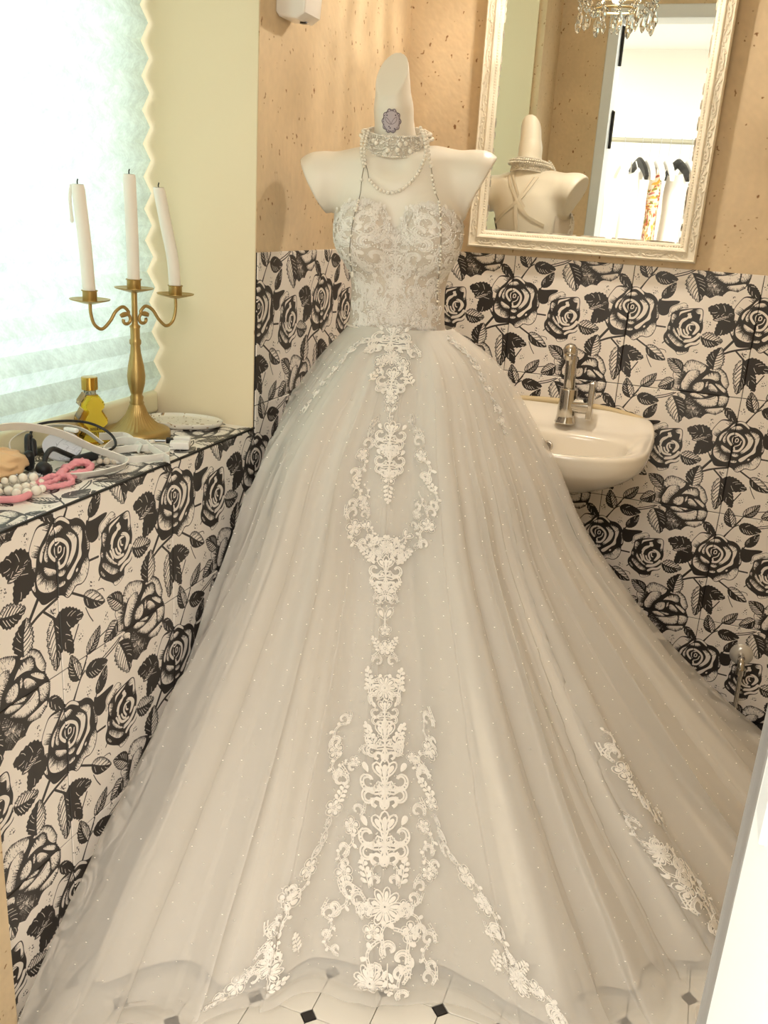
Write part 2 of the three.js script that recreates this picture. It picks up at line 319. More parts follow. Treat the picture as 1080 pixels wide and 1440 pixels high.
  petal('c', [[350, 200], [420, 110], [490, 95], [600, 130], [700, 185], [690, 250], [600, 310], [560, 240], [450, 240], [400, 280], [360, 240]], { hy: -1, len: 22, dots: 60 });
  petal('c', [[200, 265], [300, 240], [380, 245], [395, 280], [330, 350], [310, 440], [320, 500], [200, 480], [240, 380]], { hx: 1, len: 45, dens: 3, dots: 60 });
  petal('c', [[330, 500], [325, 420], [380, 340], [440, 250], [540, 230], [605, 255], [590, 330], [500, 390], [455, 440], [430, 520]], { hx: 1, hy: .3, len: 30, dots: 50 });
  petal('c', [[730, 230], [880, 225], [980, 310], [1025, 470], [985, 530], [930, 470], [900, 400], [905, 340], [860, 280], [760, 265]], { hx: 1, hy: -.6, len: 22 });
  petal('c', [[610, 390], [700, 310], [800, 280], [880, 300], [895, 370], [860, 425], [780, 380], [680, 370]], { hx: 1, hy: -1, len: 26 });
  petal('c', [[490, 470], [540, 420], [650, 400], [670, 450], [640, 530], [560, 545], [500, 510]], { hx: -1, len: 18, dots: 40 });
  petal('c', [[690, 410], [730, 400], [720, 470], [670, 510]], { len: 8 });
  petal('c', [[720, 440], [790, 440], [890, 570], [820, 575], [730, 545]], { hy: 1, len: 26, dens: 3 });
  petal('c', [[800, 430], [900, 460], [1000, 560], [960, 590], [890, 530]], { hx: 1, len: 14 });
  petal('c', [[440, 560], [560, 560], [620, 600], [690, 650], [600, 645], [480, 610]], { hy: 1, len: 16 });
  petal('c', [[560, 565], [660, 575], [740, 600], [700, 625], [640, 605]], { len: 8 });
  petal('c', [[480, 640], [600, 655], [740, 650], [860, 605], [870, 680], [840, 770], [660, 770], [580, 710]], { hy: 1, len: 18, dots: 20 });
  petal('c', [[880, 600], [1030, 630], [1005, 720], [930, 770], [860, 760], [880, 680]], { hx: 1, hy: 1, len: 22, dots: 40 });
  petal('c', [[650, 790], [840, 790], [960, 780], [930, 840], [830, 880], [720, 850]], { hy: 1, len: 22 });
  petal('c', [[370, 700], [440, 590], [500, 670], [560, 745], [640, 805], [620, 915], [560, 885], [450, 925], [350, 855]], { len: 70, dens: 2.6, dots: 160 });
  petal('c', [[270, 540], [360, 560], [410, 600], [370, 670], [300, 610]], { hy: 1, len: 18 });
  line('c', [[700, 660], [820, 662], [842, 600]], 3);
  // second rose, half turned
  petal('b', [[250, 170], [330, 130], [430, 100], [500, 72], [560, 105], [575, 175], [480, 165], [390, 215], [370, 255], [260, 290], [205, 350], [195, 320], [240, 250]], { hy: 1, hx: .4, len: 20 });
  blot('b', [[250, 280], [330, 235], [420, 205], [700, 180], [855, 180], [875, 280], [850, 400], [865, 560], [800, 680], [805, 800], [770, 885], [600, 910], [590, 980], [540, 1040], [370, 1065], [340, 1000], [200, 900], [105, 800], [105, 680], [180, 600], [185, 500], [240, 400]]);
  petal('b', [[410, 250], [480, 225], [700, 190], [630, 232], [520, 262], [430, 290], [350, 440], [400, 350]], { len: 0 });
  petal('b', [[715, 210], [845, 185], [862, 280], [840, 430], [800, 490], [775, 430], [820, 290], [770, 300], [715, 260]], { hx: -1, hy: .6, len: 34, dens: 4 });
  petal('b', [[270, 290], [330, 280], [372, 330], [310, 400], [280, 485], [250, 420]], { hx: 1, len: 26 });
  petal('b', [[190, 520], [240, 500], [240, 600], [200, 620]], { hx: 1, len: 20 });
  for (const [w, ...p] of [[17, [415, 545], [440, 450], [520, 400], [590, 350], [615, 290]], [22, [590, 300], [640, 350], [590, 350]], [18, [430, 580], [435, 660], [500, 725], [615, 728]], [14, [490, 590], [505, 665], [560, 690]], [15, [690, 490], [600, 475], [535, 560], [580, 660]], [11, [605, 530], [595, 580], [632, 600]], [26, [510, 805], [620, 805], [740, 735], [780, 680]], [22, [530, 905], [610, 855], [720, 860], [795, 795]], [10, [410, 480], [450, 400], [530, 370]], [14, [375, 570], [395, 620], [412, 690]]]) line('b', p, w, PAPER);
  petal('b', [[650, 415], [760, 462], [815, 565], [740, 655], [650, 712], [640, 680], [700, 600], [722, 540], [690, 482], [600, 462]], { hx: -1, len: 16 });
  petal('b', [[265, 600], [305, 515], [350, 640], [420, 730], [495, 795], [440, 800], [335, 715]], { hx: -1, hy: .5, len: 14 });
  petal('b', [[165, 640], [270, 680], [380, 800], [505, 890], [440, 918], [330, 892], [200, 735]], { hx: .5, hy: -1, len: 30 });
  petal('b', [[340, 990], [430, 1010], [575, 990], [520, 1045], [365, 1075]], { hy: -1, len: 12 });
  petal('b', [[135, 720], [190, 780], [230, 850], [190, 850], [140, 790]], { len: 22, hx: 1 });
  // large rose seen from the front
  blot('a', [[165, 290], [290, 150], [350, 105], [470, 112], [540, 145], [690, 130], [795, 240], [900, 245], [1005, 340], [1025, 480], [1020, 640], [965, 690], [975, 770], [905, 895], [800, 935], [710, 895], [640, 950], [560, 965], [500, 885], [420, 865], [220, 865], [180, 765], [125, 680], [105, 520], [190, 400]]);
  petal('a', [[170, 295], [290, 160], [350, 118], [440, 135], [480, 150], [535, 130], [470, 215], [330, 300], [260, 390], [235, 470], [180, 560], [178, 690], [135, 665], [112, 520], [190, 400]], { hx: 1, hy: .8, len: 34, dens: 4 });
  petal('a', [[560, 155], [690, 138], [792, 240], [782, 285], [720, 222], [650, 172], [570, 182]], { hx: -.3, hy: 1, len: 18 });
  petal('a', [[290, 460], [296, 390], [350, 325], [430, 290], [500, 205], [570, 160], [560, 205], [470, 255], [405, 340], [355, 385], [320, 460]], { hx: 1, hy: 1, len: 12 });
  petal('a', [[470, 262], [545, 218], [650, 212], [690, 275], [600, 285], [520, 278]], { hy: 1, len: 18 });
  petal('a', [[350, 425], [390, 365], [470, 275], [412, 385], [402, 505], [360, 475]], { hx: 1, len: 14 });
  petal('a', [[695, 345], [750, 325], [860, 430], [830, 520], [785, 590], [645, 680], [615, 640], [705, 575], [765, 480], [742, 405]], { hx: -1, hy: .2, len: 26, dens: 4 });
  petal('a', [[790, 290], [905, 335], [955, 390], [930, 490], [885, 560], [885, 655], [780, 695], [700, 770], [630, 805], [585, 755], [680, 705], [800, 645], [855, 560], [880, 430], [800, 335]], { hx: -.6, hy: -1, len: 24, dens: 4 });
  petal('a', [[980, 405], [1012, 450], [1018, 620], [960, 655], [985, 540]], { hx: -1, len: 18 });
  petal('a', [[865, 725], [955, 692], [968, 770], [900, 885], [800, 928], [715, 885], [640, 935], [560, 958], [525, 900], [640, 835], [800, 805]], { hx: -.4, hy: -1, len: 30, dens: 5, dots: 70 });
  petal('a', [[215, 545], [275, 495], [310, 640], [460, 705], [465, 795], [330, 785], [212, 705], [195, 620]], { hx: .6, hy: -1, len: 38, dens: 3.5, dots: 40 });
  petal('a', [[318, 495], [400, 555], [485, 610], [485, 655], [380, 635], [328, 585]], { hx: -.2, hy: 1, len: 16 });
  petal('a', [[505, 645], [560, 650], [625, 680], [565, 722], [490, 695]], { hy: -1, len: 20 });
  petal('a', [[475, 755], [582, 765], [572, 812], [468, 802]], { hy: -1, len: 16 });
  for (const [w, ...p] of [[19, [490, 515], [425, 440], [460, 355], [560, 330], [640, 375], [705, 450], [685, 540], [610, 620], [535, 615]], [9, [520, 500], [500, 440], [530, 385], [590, 375]], [8, [555, 470], [560, 415], [610, 420], [600, 470], [570, 475]], [8, [545, 540], [620, 530], [650, 460]], [14, [535, 560], [540, 620]]]) line('a', p, w, PAPER);
  petal('a', [[745, 745], [790, 735], [785, 765], [750, 780]], { len: 0, edge: 1 });
  // leaves and buds
  blot('d', [[330, 285], [345, 312], [475, 305], [470, 328], [400, 350], [398, 405], [335, 415], [310, 360]]);
  leaf('d', [845, 440], [668, 358], 140, { light: 0 }); leaf('d', [850, 450], [712, 545], 120, { light: 0, veins: 3 });
  leaf('d', [700, 440], [845, 400], 50, { light: .5, flip: -1 });
  leaf('d', [905, 715], [862, 955], 112, { light: .5, flip: -1 }); leaf('d', [920, 725], [1095, 800], 110, { light: 0 }); leaf('d', [940, 770], [985, 938], 84, { light: 0, veins: 4 });
  leaf('d', [615, 560], [765, 592], 106, { light: .5 }); leaf('d', [700, 785], [757, 632], 124, { light: .5, flip: -1 });
  leaf('d', [485, 800], [388, 708], 92, { light: .5, saw: .5 }); leaf('d', [432, 855], [322, 902], 92, { light: .5, flip: -1, saw: .5 });
  leaf('d', [130, 978], [104, 840], 80, { light: .5, flip: -1, saw: .6 }); leaf('d', [203, 895], [312, 812], 74, { light: .5, saw: .3 });
  leaf('d', [175, 965], [325, 1000], 88, { light: 0, saw: .5 }); leaf('d', [350, 290], [448, 185], 72, { light: 0, saw: .4 });
  leaf('d', [560, 118], [604, 318], 146, { light: .5, flip: -1 }); leaf('d', [945, 195], [1032, 300], 66, { light: 0, veins: 3 });
  leaf('d', [240, 618], [368, 718], 84, { light: .5, saw: .2, veins: 4 });
}, true);
roseTex.anisotropy = 8;
const tileMat = phy({ map: roseTex, roughness: .38, clearcoat: .25, clearcoatRoughness: .2 });
// a tile of the given size with a small bevel; face uv from (u0, v0) to (u1, v1) of the print
const TILE = .3, JOINT = .0016;
function tileGeo(w, h, u0, u1, v0, v1) {
  const b = .0012, d = .0035, x = w / 2 - JOINT / 2, y = h / 2 - JOINT / 2, pos = [], uv = [], idx = [];
  const ring = (ix, iy, z) => { for (const [sx, sy] of [[-1, -1], [1, -1], [1, 1], [-1, 1]]) { const px = sx * (x - ix), py = sy * (y - iy); pos.push(px, py, z); uv.push(lerp(u0, u1, px / w + .5), lerp(v0, v1, py / h + .5)); } };
  ring(0, 0, 0); ring(0, 0, d - b); ring(b, b, d);
  for (let k = 0; k < 2; k++) for (let i = 0; i < 4; i++) { const a = k * 4 + i, c = k * 4 + (i + 1) % 4; idx.push(a, c, a + 4, c, c + 4, a + 4); }
  idx.push(8, 9, 10, 8, 10, 11);
  const g = new THREE.BufferGeometry(); g.setAttribute('position', new THREE.Float32BufferAttribute(pos, 3)); g.setAttribute('uv', new THREE.Float32BufferAttribute(uv, 2)); g.setIndex(idx);
  const o = g.toNonIndexed(); o.computeVertexNormals(); return o;
}
// rows from the floor to the trimmed top edge; columns from a to b along the wall, joints at the given phase
const ROWS = [0, .266, .566, .866, 1.161];
function tileWall(parent, a, b, phase, rows, place) {
  let s = a; const cuts = [a];
  for (let k = Math.ceil((a - phase) / TILE + 1e-6); phase + k * TILE < b - 1e-6; k++) cuts.push(phase + k * TILE);
  cuts.push(b);
  for (let j = 0; j + 1 < rows.length; j++) for (let i = 0; i + 1 < cuts.length; i++) {
    const c0 = cuts[i], c1 = cuts[i + 1], y0 = rows[j], y1 = rows[j + 1]; if (c1 - c0 < .006) continue;
    const u0 = (c0 - phase) / TILE, k = Math.floor(u0 + 1e-6), v0 = (y0 - .866) / TILE, m = Math.floor(v0 + 1e-6);
    const t = part('tile', tileGeo(c1 - c0, y1 - y0, u0 - k, (c1 - phase) / TILE - k, v0 - m, (y1 - .866) / TILE - m), tileMat, parent);
    place(t, (c0 + c1) / 2, (y0 + y1) / 2);
  }
}
const groutStrip = (parent, g) => part('grout', g, M.grout, parent);
groutStrip(wallBack, span(.001, 1.459, .001, 1.160, .0002, .0022));
tileWall(wallBack, .004, 1.459, .327 - .3, ROWS, (t, c, y) => t.position.set(c, y, .0005));
groutStrip(wallLeft, span(.0002, .0022, .001, 1.160, .003, ALC0 - .001)); groutStrip(wallLeft, span(.0002, .0022, .001, LEDGE - .004, ALC0 - .001, ALC1 - .001));
// on the left wall the print runs towards the corner: columns counted from the near end
const turnL = (t, c, y) => { t.rotation.y = Math.PI / 2; t.position.set(.0005, y, -c); };
tileWall(wallLeft, -ALC0, -.004, -1.399, ROWS, turnL);
tileWall(wallLeft, -ALC1, -ALC0, -1.399, [0, .266, .566, LEDGE - .003], turnL);
struct('trim_3', rbox(.004, .004, ALC1 - ALC0, .001, .003, LEDGE - .001, (ALC0 + ALC1) / 2), M.black);      // black edge profile of the window ledge
struct('baseboard_left', span(.004, .009, 0, .016, .02, ALC1 - .001), M.black);
// window ledge
const ledge = struct('trim_4', span(-.355, -.0005, .76, LEDGE - .004, ALC0 + .0005, ALC1 - .013), M.grout);
for (let z = ALC0; z < ALC1 - .02;) { const z1 = Math.min(ALC1 - .013, Math.floor((z - .199) / .3 + 1e-6) * .3 + .499); const t = part('tile', tileGeo(z1 - z, .34, (1.399 - z1) / .3 + 1, (1.399 - z) / .3 + 1, -.15, .98), tileMat, ledge); t.rotation.set(-Math.PI / 2, 0, Math.PI / 2); t.position.set(-.172, LEDGE - .0038, (z + z1) / 2); z = z1; }

// ---------------------------------------------------------------- floor: white octagons with black dots
const floor = struct('floor', span(-.12, 1.56, -.12, -.004, -.1, 2.06), M.grout);
{ const P = .0975, X0 = .400, Z0 = 1.332, D = .0135, J = .0012, H = .005;
  const white = [0, 1, 2, 3].map(i => phy({ color: new THREE.Color('#ece6da').multiplyScalar(1 - i * .02), roughness: .3, clearcoat: .2 })), dark = phy({ color: '#1f1a19', roughness: .3, clearcoat: .2 });
  const slab = (pts) => { const s = new THREE.Shape(pts.map(p => new THREE.Vector2(...p))); const g = new THREE.ExtrudeGeometry(s, { depth: H - .0008, bevelEnabled: true, bevelThickness: .0008, bevelSize: .0008, bevelOffset: -.0008, bevelSegments: 1 }); g.rotateX(-Math.PI / 2); g.translate(0, -H - .0008 + .0008, 0); return g; };
  const h = P / 2 - J / 2, c = D + J * .7, oct = slab([[-h + c, -h], [h - c, -h], [h, -h + c], [h, h - c], [h - c, h], [-h + c, h], [-h, h - c], [-h, -h + c]]), dot = slab([[0, -D], [D, 0], [0, D], [-D, 0]]);
  const R = rng(3), rest = [[], []];
  for (let i = -4; i < 12; i++) for (let k = -14; k < 8; k++) {
    const x = X0 + i * P, z = Z0 + k * P;
    for (const [g, px, pz, w] of [[dot, x, z, 1], [oct, x + P / 2, z + P / 2, 0]]) {
      if (px < .02 || px > 1.42 || pz < .04 || pz > 2.0) continue;
      if (pz > .95 && pz < 1.62) { const t = part(w ? 'dot_tile' : 'tile', g, w ? dark : white[Math.floor(R() * 4)], floor); t.position.set(px, (R() - .5) * .0004, pz); }
      else rest[w].push({ p: V3(px, 0, pz) });
    }
  }
  instances('tile_field', oct, white[1], floor, rest[0]); instances('dot_field', dot, dark, floor, rest[1]);
}
// ---------------------------------------------------------------- mannequin: one smooth body as a distance field, in its own axes (x to its left, z to its front)
const MC = V3(.22, 0, .65), MTURN = 15 * Math.PI / 180;
const smin = (a, b, k) => { const h = clamp(.5 + .5 * (b - a) / k, 0, 1); return lerp(b, a, h) - k * h * (1 - h); };
const smax = (a, b, k) => -smin(-a, -b, k);
const capsule = (x, y, z, a, b, ra, rb) => { const dx = b[0] - a[0], dy = b[1] - a[1], dz = b[2] - a[2], t = clamp(((x - a[0]) * dx + (y - a[1]) * dy + (z - a[2]) * dz) / (dx * dx + dy * dy + dz * dz), 0, 1); return Math.hypot(x - a[0] - dx * t, y - a[1] - dy * t, z - a[2] - dz * t) - lerp(ra, rb, t); };
const ellipsoid = (x, y, z, c, r) => { x -= c[0]; y -= c[1]; z -= c[2]; const k0 = Math.hypot(x / r[0], y / r[1], z / r[2]), k1 = Math.hypot(x / r[0] ** 2, y / r[1] ** 2, z / r[2] ** 2); return k0 * (k0 - 1) / (k1 || 1e-6); };
const BY = [.86, .95, 1.04, 1.10, 1.17, 1.23, 1.29, 1.335, 1.37], BA = [.145, .132, .092, .089, .104, .117, .124, .118, .085], BB = [.105, .098, .070, .072, .082, .086, .080, .062, .044];
const axisX = (y) => table([1.04, 1.2, 1.33], [.018, .0125, 0], y);
function bodyField(x, y, z) {
  const yn = y; y -= .065 * x * sstep(1.10, 1.28, y);                     // the form leans: its left shoulder is the higher one
  const a = table(BY, BA, y), b = table(BY, BB, y), px = x - axisX(y);
  const q = Math.hypot(px / a, z / b), g = Math.hypot(px / (a * a), z / (b * b));
  let d = q * (q - 1) / (g || 1e-6); d = smax(d, y - 1.362, .03); d = smax(d, .87 - y, .01);
  for (const s of [-1, 1]) {
    d = smin(d, ellipsoid(px, y, z, [s * .058, 1.205, .052], [.058, .062, .062]), .03);
    let arm = capsule(x, y, z, [s * .07, 1.322, -.006], [s * .152, 1.306, -.002], .036, .048);
    arm = smin(arm, capsule(x, y, z, [s * .145, 1.30, -.002], [s * .235, 1.235, .004], .050, .046), .03);
    arm = smax(arm, s * (x - s * .191) * .88 - (y - 1.352) * .475, .004);       // the flat cut where the arm would begin
    d = smin(d, arm, .03);
  }
  y = yn;
  let n = capsule(x, y, z, [-.008, 1.37, -.006], [-.014, 1.43, .004], .041, .0345);
  n = smin(n, capsule(x, y, z, [-.014, 1.43, .004], [-.029, 1.585, .010], .0345, .0255), .01);
  n = smax(n, (x + .022) * -.30 + (y - 1.488) * .56 + (z - .008) * .78, .0025);   // the slanted cut of the neck
  d = smin(d, n, .03);
  d = smax(d, -Math.hypot(x + .01, (y - 1.337) * 1.2, z - .075) + .02, .03);      // hollow of the throat
  return d;
}
const bodyGeo = mergeGeometries([sdfMesh(bodyField, [-.22, .855, -.14], [.22, 1.404, .16], .004), sdfMesh(bodyField, [-.075, 1.397, -.07], [.05, 1.56, .08], .002)]);
const mannequinMat = phy({ color: '#efe7d8', roughness: .42, clearcoat: .15, clearcoatRoughness: .3 });
const mannequin = thing('mannequin', 'headless cream dress form with a slanted neck cut and flat arm stubs, wearing the gown', 'mannequin', [MC.x, 0, MC.z], MTURN);
part('body', bodyGeo, mannequinMat, mannequin);
part('stand', lathe([[0, 0], [.13, 0], [.13, .008], [.03, .018], [.016, .03], [.016, .88], [0, .88]], 28), M.steel, mannequin, 'metal stand under the skirt');
// where the body's surface lies: looking from the front, or outwards from its axis
const bodyFront = (x, y, off = 0) => { let z = .3; for (let i = 0; i < 40; i++) { const d = bodyField(x, y, z) - off; if (d < .0004) break; z -= d * .8; if (z < -.2) break; } return V3(x, y, z); };
const bodyBack = (x, y, off = 0) => { let z = -.3; for (let i = 0; i < 40; i++) { const d = bodyField(x, y, z) - off; if (d < .0004) break; z += d * .8; if (z > .2) break; } return V3(x, y, z); };
const bodyAround = (th, y, off = 0) => { let r = .3; const cx = axisX(y), s = Math.sin(th), c = Math.cos(th); for (let i = 0; i < 90; i++) { const d = bodyField(cx + r * s, y, r * c) - off; if (d < .0004) break; r -= d * .5; if (r < .01) break; } return V3(cx + r * s, y, r * c); };
// printed round emblem on the neck
{ const tex = canvasTex(256, 256, (g) => {
    g.clearRect(0, 0, 256, 256); g.translate(128, 128);
    g.fillStyle = '#beb2b8'; g.beginPath(); for (let i = 0; i <= 120; i++) { const a = i / 120 * 6.2832, r = 108 + 7 * Math.cos(a * 10); g.lineTo(Math.cos(a) * r * .92, Math.sin(a) * r); } g.fill();
    g.strokeStyle = '#6b5e67'; g.lineWidth = 8; g.stroke(); g.lineWidth = 4; g.setLineDash([9, 6]); g.beginPath(); g.ellipse(0, 0, 84, 92, 0, 0, 6.3); g.stroke(); g.setLineDash([]);
    g.lineWidth = 5; g.strokeStyle = '#74666f'; g.beginPath(); g.moveTo(0, 30); g.bezierCurveTo(-20, -10, -60, -40, -66, -30); g.bezierCurveTo(-70, 0, -30, 30, 0, 30); g.bezierCurveTo(10, -10, 50, -50, 58, -36); g.bezierCurveTo(66, 0, 30, 30, 0, 30); g.stroke();
    for (let i = 0; i < 26; i++) { const a = i * 2.4, r = 98; g.fillStyle = '#5c5058'; g.beginPath(); g.arc(Math.cos(a) * r * .92, Math.sin(a) * r, 5, 0, 7); g.fill(); }
    g.fillStyle = '#473848'; for (const [x, y] of [[-50, -52], [-22, 52], [40, 70], [44, -56], [-8, 66]]) { g.beginPath(); g.arc(x, y, 7, 0, 7); g.fill(); }
    g.lineWidth = 3; g.beginPath(); g.moveTo(-60, 98); g.lineTo(60, 98); g.stroke();
  });
  const m = std({ map: tex, transparent: true, roughness: .5, polygonOffset: true, polygonOffsetFactor: -2 });
  const geo = grid(12, 12, (u, v) => bodyFront(-.014 + (u - .5) * .042, 1.4065 + (v - .5) * .046, .0006));
  part('printed_emblem', geo, m, mannequin, 'round lavender printed emblem');
}

// ---------------------------------------------------------------- the gown
const gown = thing('wedding_gown', 'strapless ivory ball gown with a beaded lace bodice, dotted tulle skirt and lace front panel', 'wedding dress', [0, 0, 0]);
const toWorld = (p) => { const c = Math.cos(MTURN), s = Math.sin(MTURN); return V3(MC.x + p.x * c + p.z * s, p.y, MC.z - p.x * s + p.z * c); };
const TULLE = (opacity, c = '#efeae2') => phy({ color: c, roughness: .85, transparent: true, opacity, side: THREE.DoubleSide, sheen: .25, sheenRoughness: .5, sheenColor: new THREE.Color('#fffaf0') });
const satin = phy({ color: '#ece4d7', roughness: .55, side: THREE.DoubleSide, sheen: .4, sheenRoughness: .4 });
const netting = phy({ color: '#d9cec0', roughness: .8, side: THREE.DoubleSide });
const laceMat = phy({ color: '#f5efe6', roughness: .5, sheen: .4, sheenRoughness: .35 });
const beadMat = phy({ color: '#fffaf2', roughness: .12, clearcoat: 1, clearcoatRoughness: .05 });
// sweetheart neckline, as the height of the top edge at the sideways place x
const neckline = (x) => { const d = Math.abs(x - .0175); return table([0, .012, .03, .056, .085, .105, .2], [1.212, 1.222, 1.252, 1.264, 1.254, 1.228, 1.19], d); };
{ const TH = 1.95, bod = grid(120, 44, (u, v) => {
    const th = (u * 2 - 1) * TH; const top = neckline(axisX(1.24) + .11 * Math.sin(th));
    return toWorld(bodyAround(th, lerp(1.022, top, v), .0035 + .0006 * Math.sin(u * 400) * (v > .96 ? 1 : 0)));
  });
  part('bodice', bod, netting, gown);
}
// the skirt: polar about the mannequin's foot, th from the room's z axis towards x; s runs down from the waist (1 is the floor, more lies on the floor)
const WAIST = 1.036, D2R = Math.PI / 180;
const QY = [0, .046, .114, .258, .38, .556, .708, .82, .884, 1, 1.15], QV = [0, .08, .154, .272, .34, .49, .643, .777, .866, 1, 1.09];
const HEM_A = [-180, -120, -80, -49, -31, -22, -15, -8, 0, 8, 15, 24, 33, 39, 44, 55, 70, 90, 110, 125, 140, 160, 180], HEM_R = [.48, .48, .52, .6, .77, .86, .91, .84, .74, .70, .66, .68, .675, .71, .77, .81, .86, .94, 1.02, .92, .66, .5, .48];
const wrapA = (a) => ((a + 180) % 360 + 360) % 360 - 180;
const waistR = (a) => { const f = (a - 15) * D2R; return 1 / Math.hypot(Math.sin(f) / .097, Math.cos(f) / .078); };
const RIDGE = [[-58, 6, .03], [-40, 5, .025], [-27, 4, .03], [-12, 5.5, .06], [2, 5, .034], [10, 3, .02], [37, 3.2, .022], [46, 5.5, .055], [58, 4, .03], [69, 5, .045], [82, 4.5, .04], [96, 7, .065], [112, 5, .04], [124, 6, .05], [150, 8, .05]];
const PLEAT = [[[-33, 2.2], [-23, 1.8], [-10, 2.2], [1, 1.4], [51, 2], [61, 1.6], [76, 2], [86, 1.7], [98, 2.4], [109, 2], [121, 2.6]], [[-38, 2.4], [-28, 1.8], [-17, 1.7], [-5, 2.3], [3.5, 1.2], [49.5, 1.9], [56.5, 1.5], [80, 2.1], [91, 1.7], [103, 2.6], [115, 2.2], [127, 2.6]]];
function skirt(a, s, layer) {                                     // a in degrees
  const L = [{ k: .95, kl: .82, f: .9, o: -.010, ph: 0 }, { k: .965, kl: .97, f: .9, o: .000, ph: 3.1 }, { k: 1, kl: 1, f: 1, o: .006, ph: 7.7 }][layer];
  a = wrapA(a); const a0 = a, hem = table(HEM_A, HEM_R, a) * lerp(L.k, L.kl, sstep(10, -12, a)), q = table(QY, QV, s), r0 = waistR(a) + .004;
  let r = r0 + (hem - r0) * q + L.o * sstep(0, .12, s);
  const amp = sstep(0, .95, s), ph = L.ph;
  let f = 0;
  for (const [c, w, h] of RIDGE) { const d = (wrapA(a - c - (layer === 2 ? 1.2 * Math.sin(s * 4 + c) : layer * 1.5))) / w; if (Math.abs(d) < 4) f += h * 1.9 * (1 / (1 + d * d * 1.6) - .16); }
  f += .012 * n3(a * .11 + ph, s * 1.6, ph) + .007 * n3(a * .33 + ph, s * 2.4, 5 + ph) * (1 + layer * .4);
  const panel = sstep(18, 11, Math.abs(a - 24 + 3 * (1 - s)));                    // the flat lace front between the two fuller sides
  r += f * L.f * (1 - .75 * panel) * (amp * 1.05 + .12 * sstep(0, .08, s)) - panel * .012 * sstep(.1, .5, s);
  // pleats that fold over themselves
  if (layer > 0) for (const [c, w] of PLEAT[layer - 1]) { const d = (wrapA(a0 - c - 1.5 * Math.sin(s * 3 + c * .7) * s)) / w; if (Math.abs(d) < 4) { const e = Math.exp(-d * d / 2) * sstep(.05, .4, s); a -= 1.75 * w * d * e; r += .010 * Math.sin(d * 1.8) * e + .006 * e; } }
  const rad = a * D2R, wc = .028 * (1 - sstep(0, .25, s)); let x = MC.x + wc * .966 + r * Math.sin(rad), z = MC.z - wc * .26 + r * Math.cos(rad), y = WAIST * (1 - s);
  if (layer > 0) { const fl = sstep(.93, 1.02, s); y += fl * (.012 * (1 + n3(a * .16 + ph, 3)) + .006 * layer); if (s > 1) y = Math.max(y - WAIST * (1 - s), .0) * (1 - (s - 1) * 3) + .006; }
  y = Math.max(y, .002 + layer * .0015);
  // it lies against the two tiled walls
  const wx = .006 + layer * .004 + (1 - sstep(-.02, .12, x)) * (.006 + .010 * n3(z * 9 + ph, y * 4, layer) ** 2 * 4);
  if (x < wx + .05) { const t = x - wx; x = wx + (t > 0 ? t : 0) * .75 + (t > -.2 ? .0125 * Math.exp(-t * t * 300) : 0) * (t > 0 ? 1 : 1); }
  if (z < .03) z = .03 - .002 * layer;
  return V3(x, y, z);
}
{ const A0 = -200, A1 = 160, NU = 1000, NV = 96;
  const S = (v, max) => v * max, AN = (u) => u < .1 ? lerp(A0, -60, u / .1) : u < .93 ? lerp(-60, 130, (u - .1) / .83) : lerp(130, A1, (u - .93) / .07);
  part('lining_skirt', grid(560, NV, (u, v) => skirt(AN(u), S(v, .985), 0), { closed: true }), satin, gown, 'opaque ivory lining skirt');
  part('tulle_layer', grid(NU, NV, (u, v) => skirt(AN(u), S(v, 1.03), 1), { closed: true }), TULLE(.34), gown, 'sheer ivory tulle layer');
  part('tulle_layer', grid(NU, NV, (u, v) => skirt(AN(u), S(v, 1.08), 2), { closed: true }), TULLE(.30), gown, 'sheer outer tulle layer with woven dots');
  // woven dots of the tulle, evenly spread
  const list = [], q = new THREE.Quaternion(), R = rng(11);
  for (let s = .05, row = 0; s < .99; s += .0225, row++) {
    const r = waistR(0) + .7 * table(QY, QV, s), step = .026 / r / D2R;
    for (let a = -60 + (row % 2) * step / 2; a < 135; a += step) {
      const aa = a + (R() - .5) * step * .45, p = skirt(aa, s, 2), n = skirt(aa + .4, s, 2).sub(p).cross(skirt(aa, s + .01, 2).sub(p)).normalize(); if (n.dot(V3(Math.sin(a * D2R), 0, Math.cos(a * D2R))) < 0) n.negate();
      list.push({ p: p.clone().addScaledVector(n, .0006), q: q.clone().setFromUnitVectors(V3(0, 0, 1), n), s: V3(.0015, .0009, .0004) });
    }
  }
  instances('woven_dots', new THREE.SphereGeometry(1, 6, 4), laceMat, gown, list);
}
// ---------------------------------------------------------------- lace: raised motifs that follow the cloth they are sewn to
// a motif is a list of strokes {c: [[x, y]...], w(t)} and petals {o: [[x, y]...]} in its own unit square, y downwards
const spiral = (cx, cy, r0, r1, a0, a1, n = 18) => Array.from({ length: n + 1 }, (_, i) => { const t = i / n, a = lerp(a0, a1, t), r = lerp(r0, r1, t); return [cx + Math.cos(a) * r, cy + Math.sin(a) * r]; });
const teardrop = (x, y, ang, len, wid) => { const o = [], c = Math.cos(ang), s = Math.sin(ang); for (let i = 0; i < 12; i++) { const t = i / 12 * Math.PI * 2, u = (1 - Math.cos(t)) / 2, v = Math.sin(t) * Math.pow(Math.sin(t / 2), .7); o.push([x + c * len * u - s * wid * v, y + s * len * u + c * wid * v]); } return { o }; };
const taper = (w, a = .35, b = .5) => (t) => w * (a + (1 - a) * Math.sin(Math.PI * Math.min(1, t * .5 + .0)) ) * (t > .92 ? 1.25 : 1) * (t < .08 ? b + t * 6 : 1);
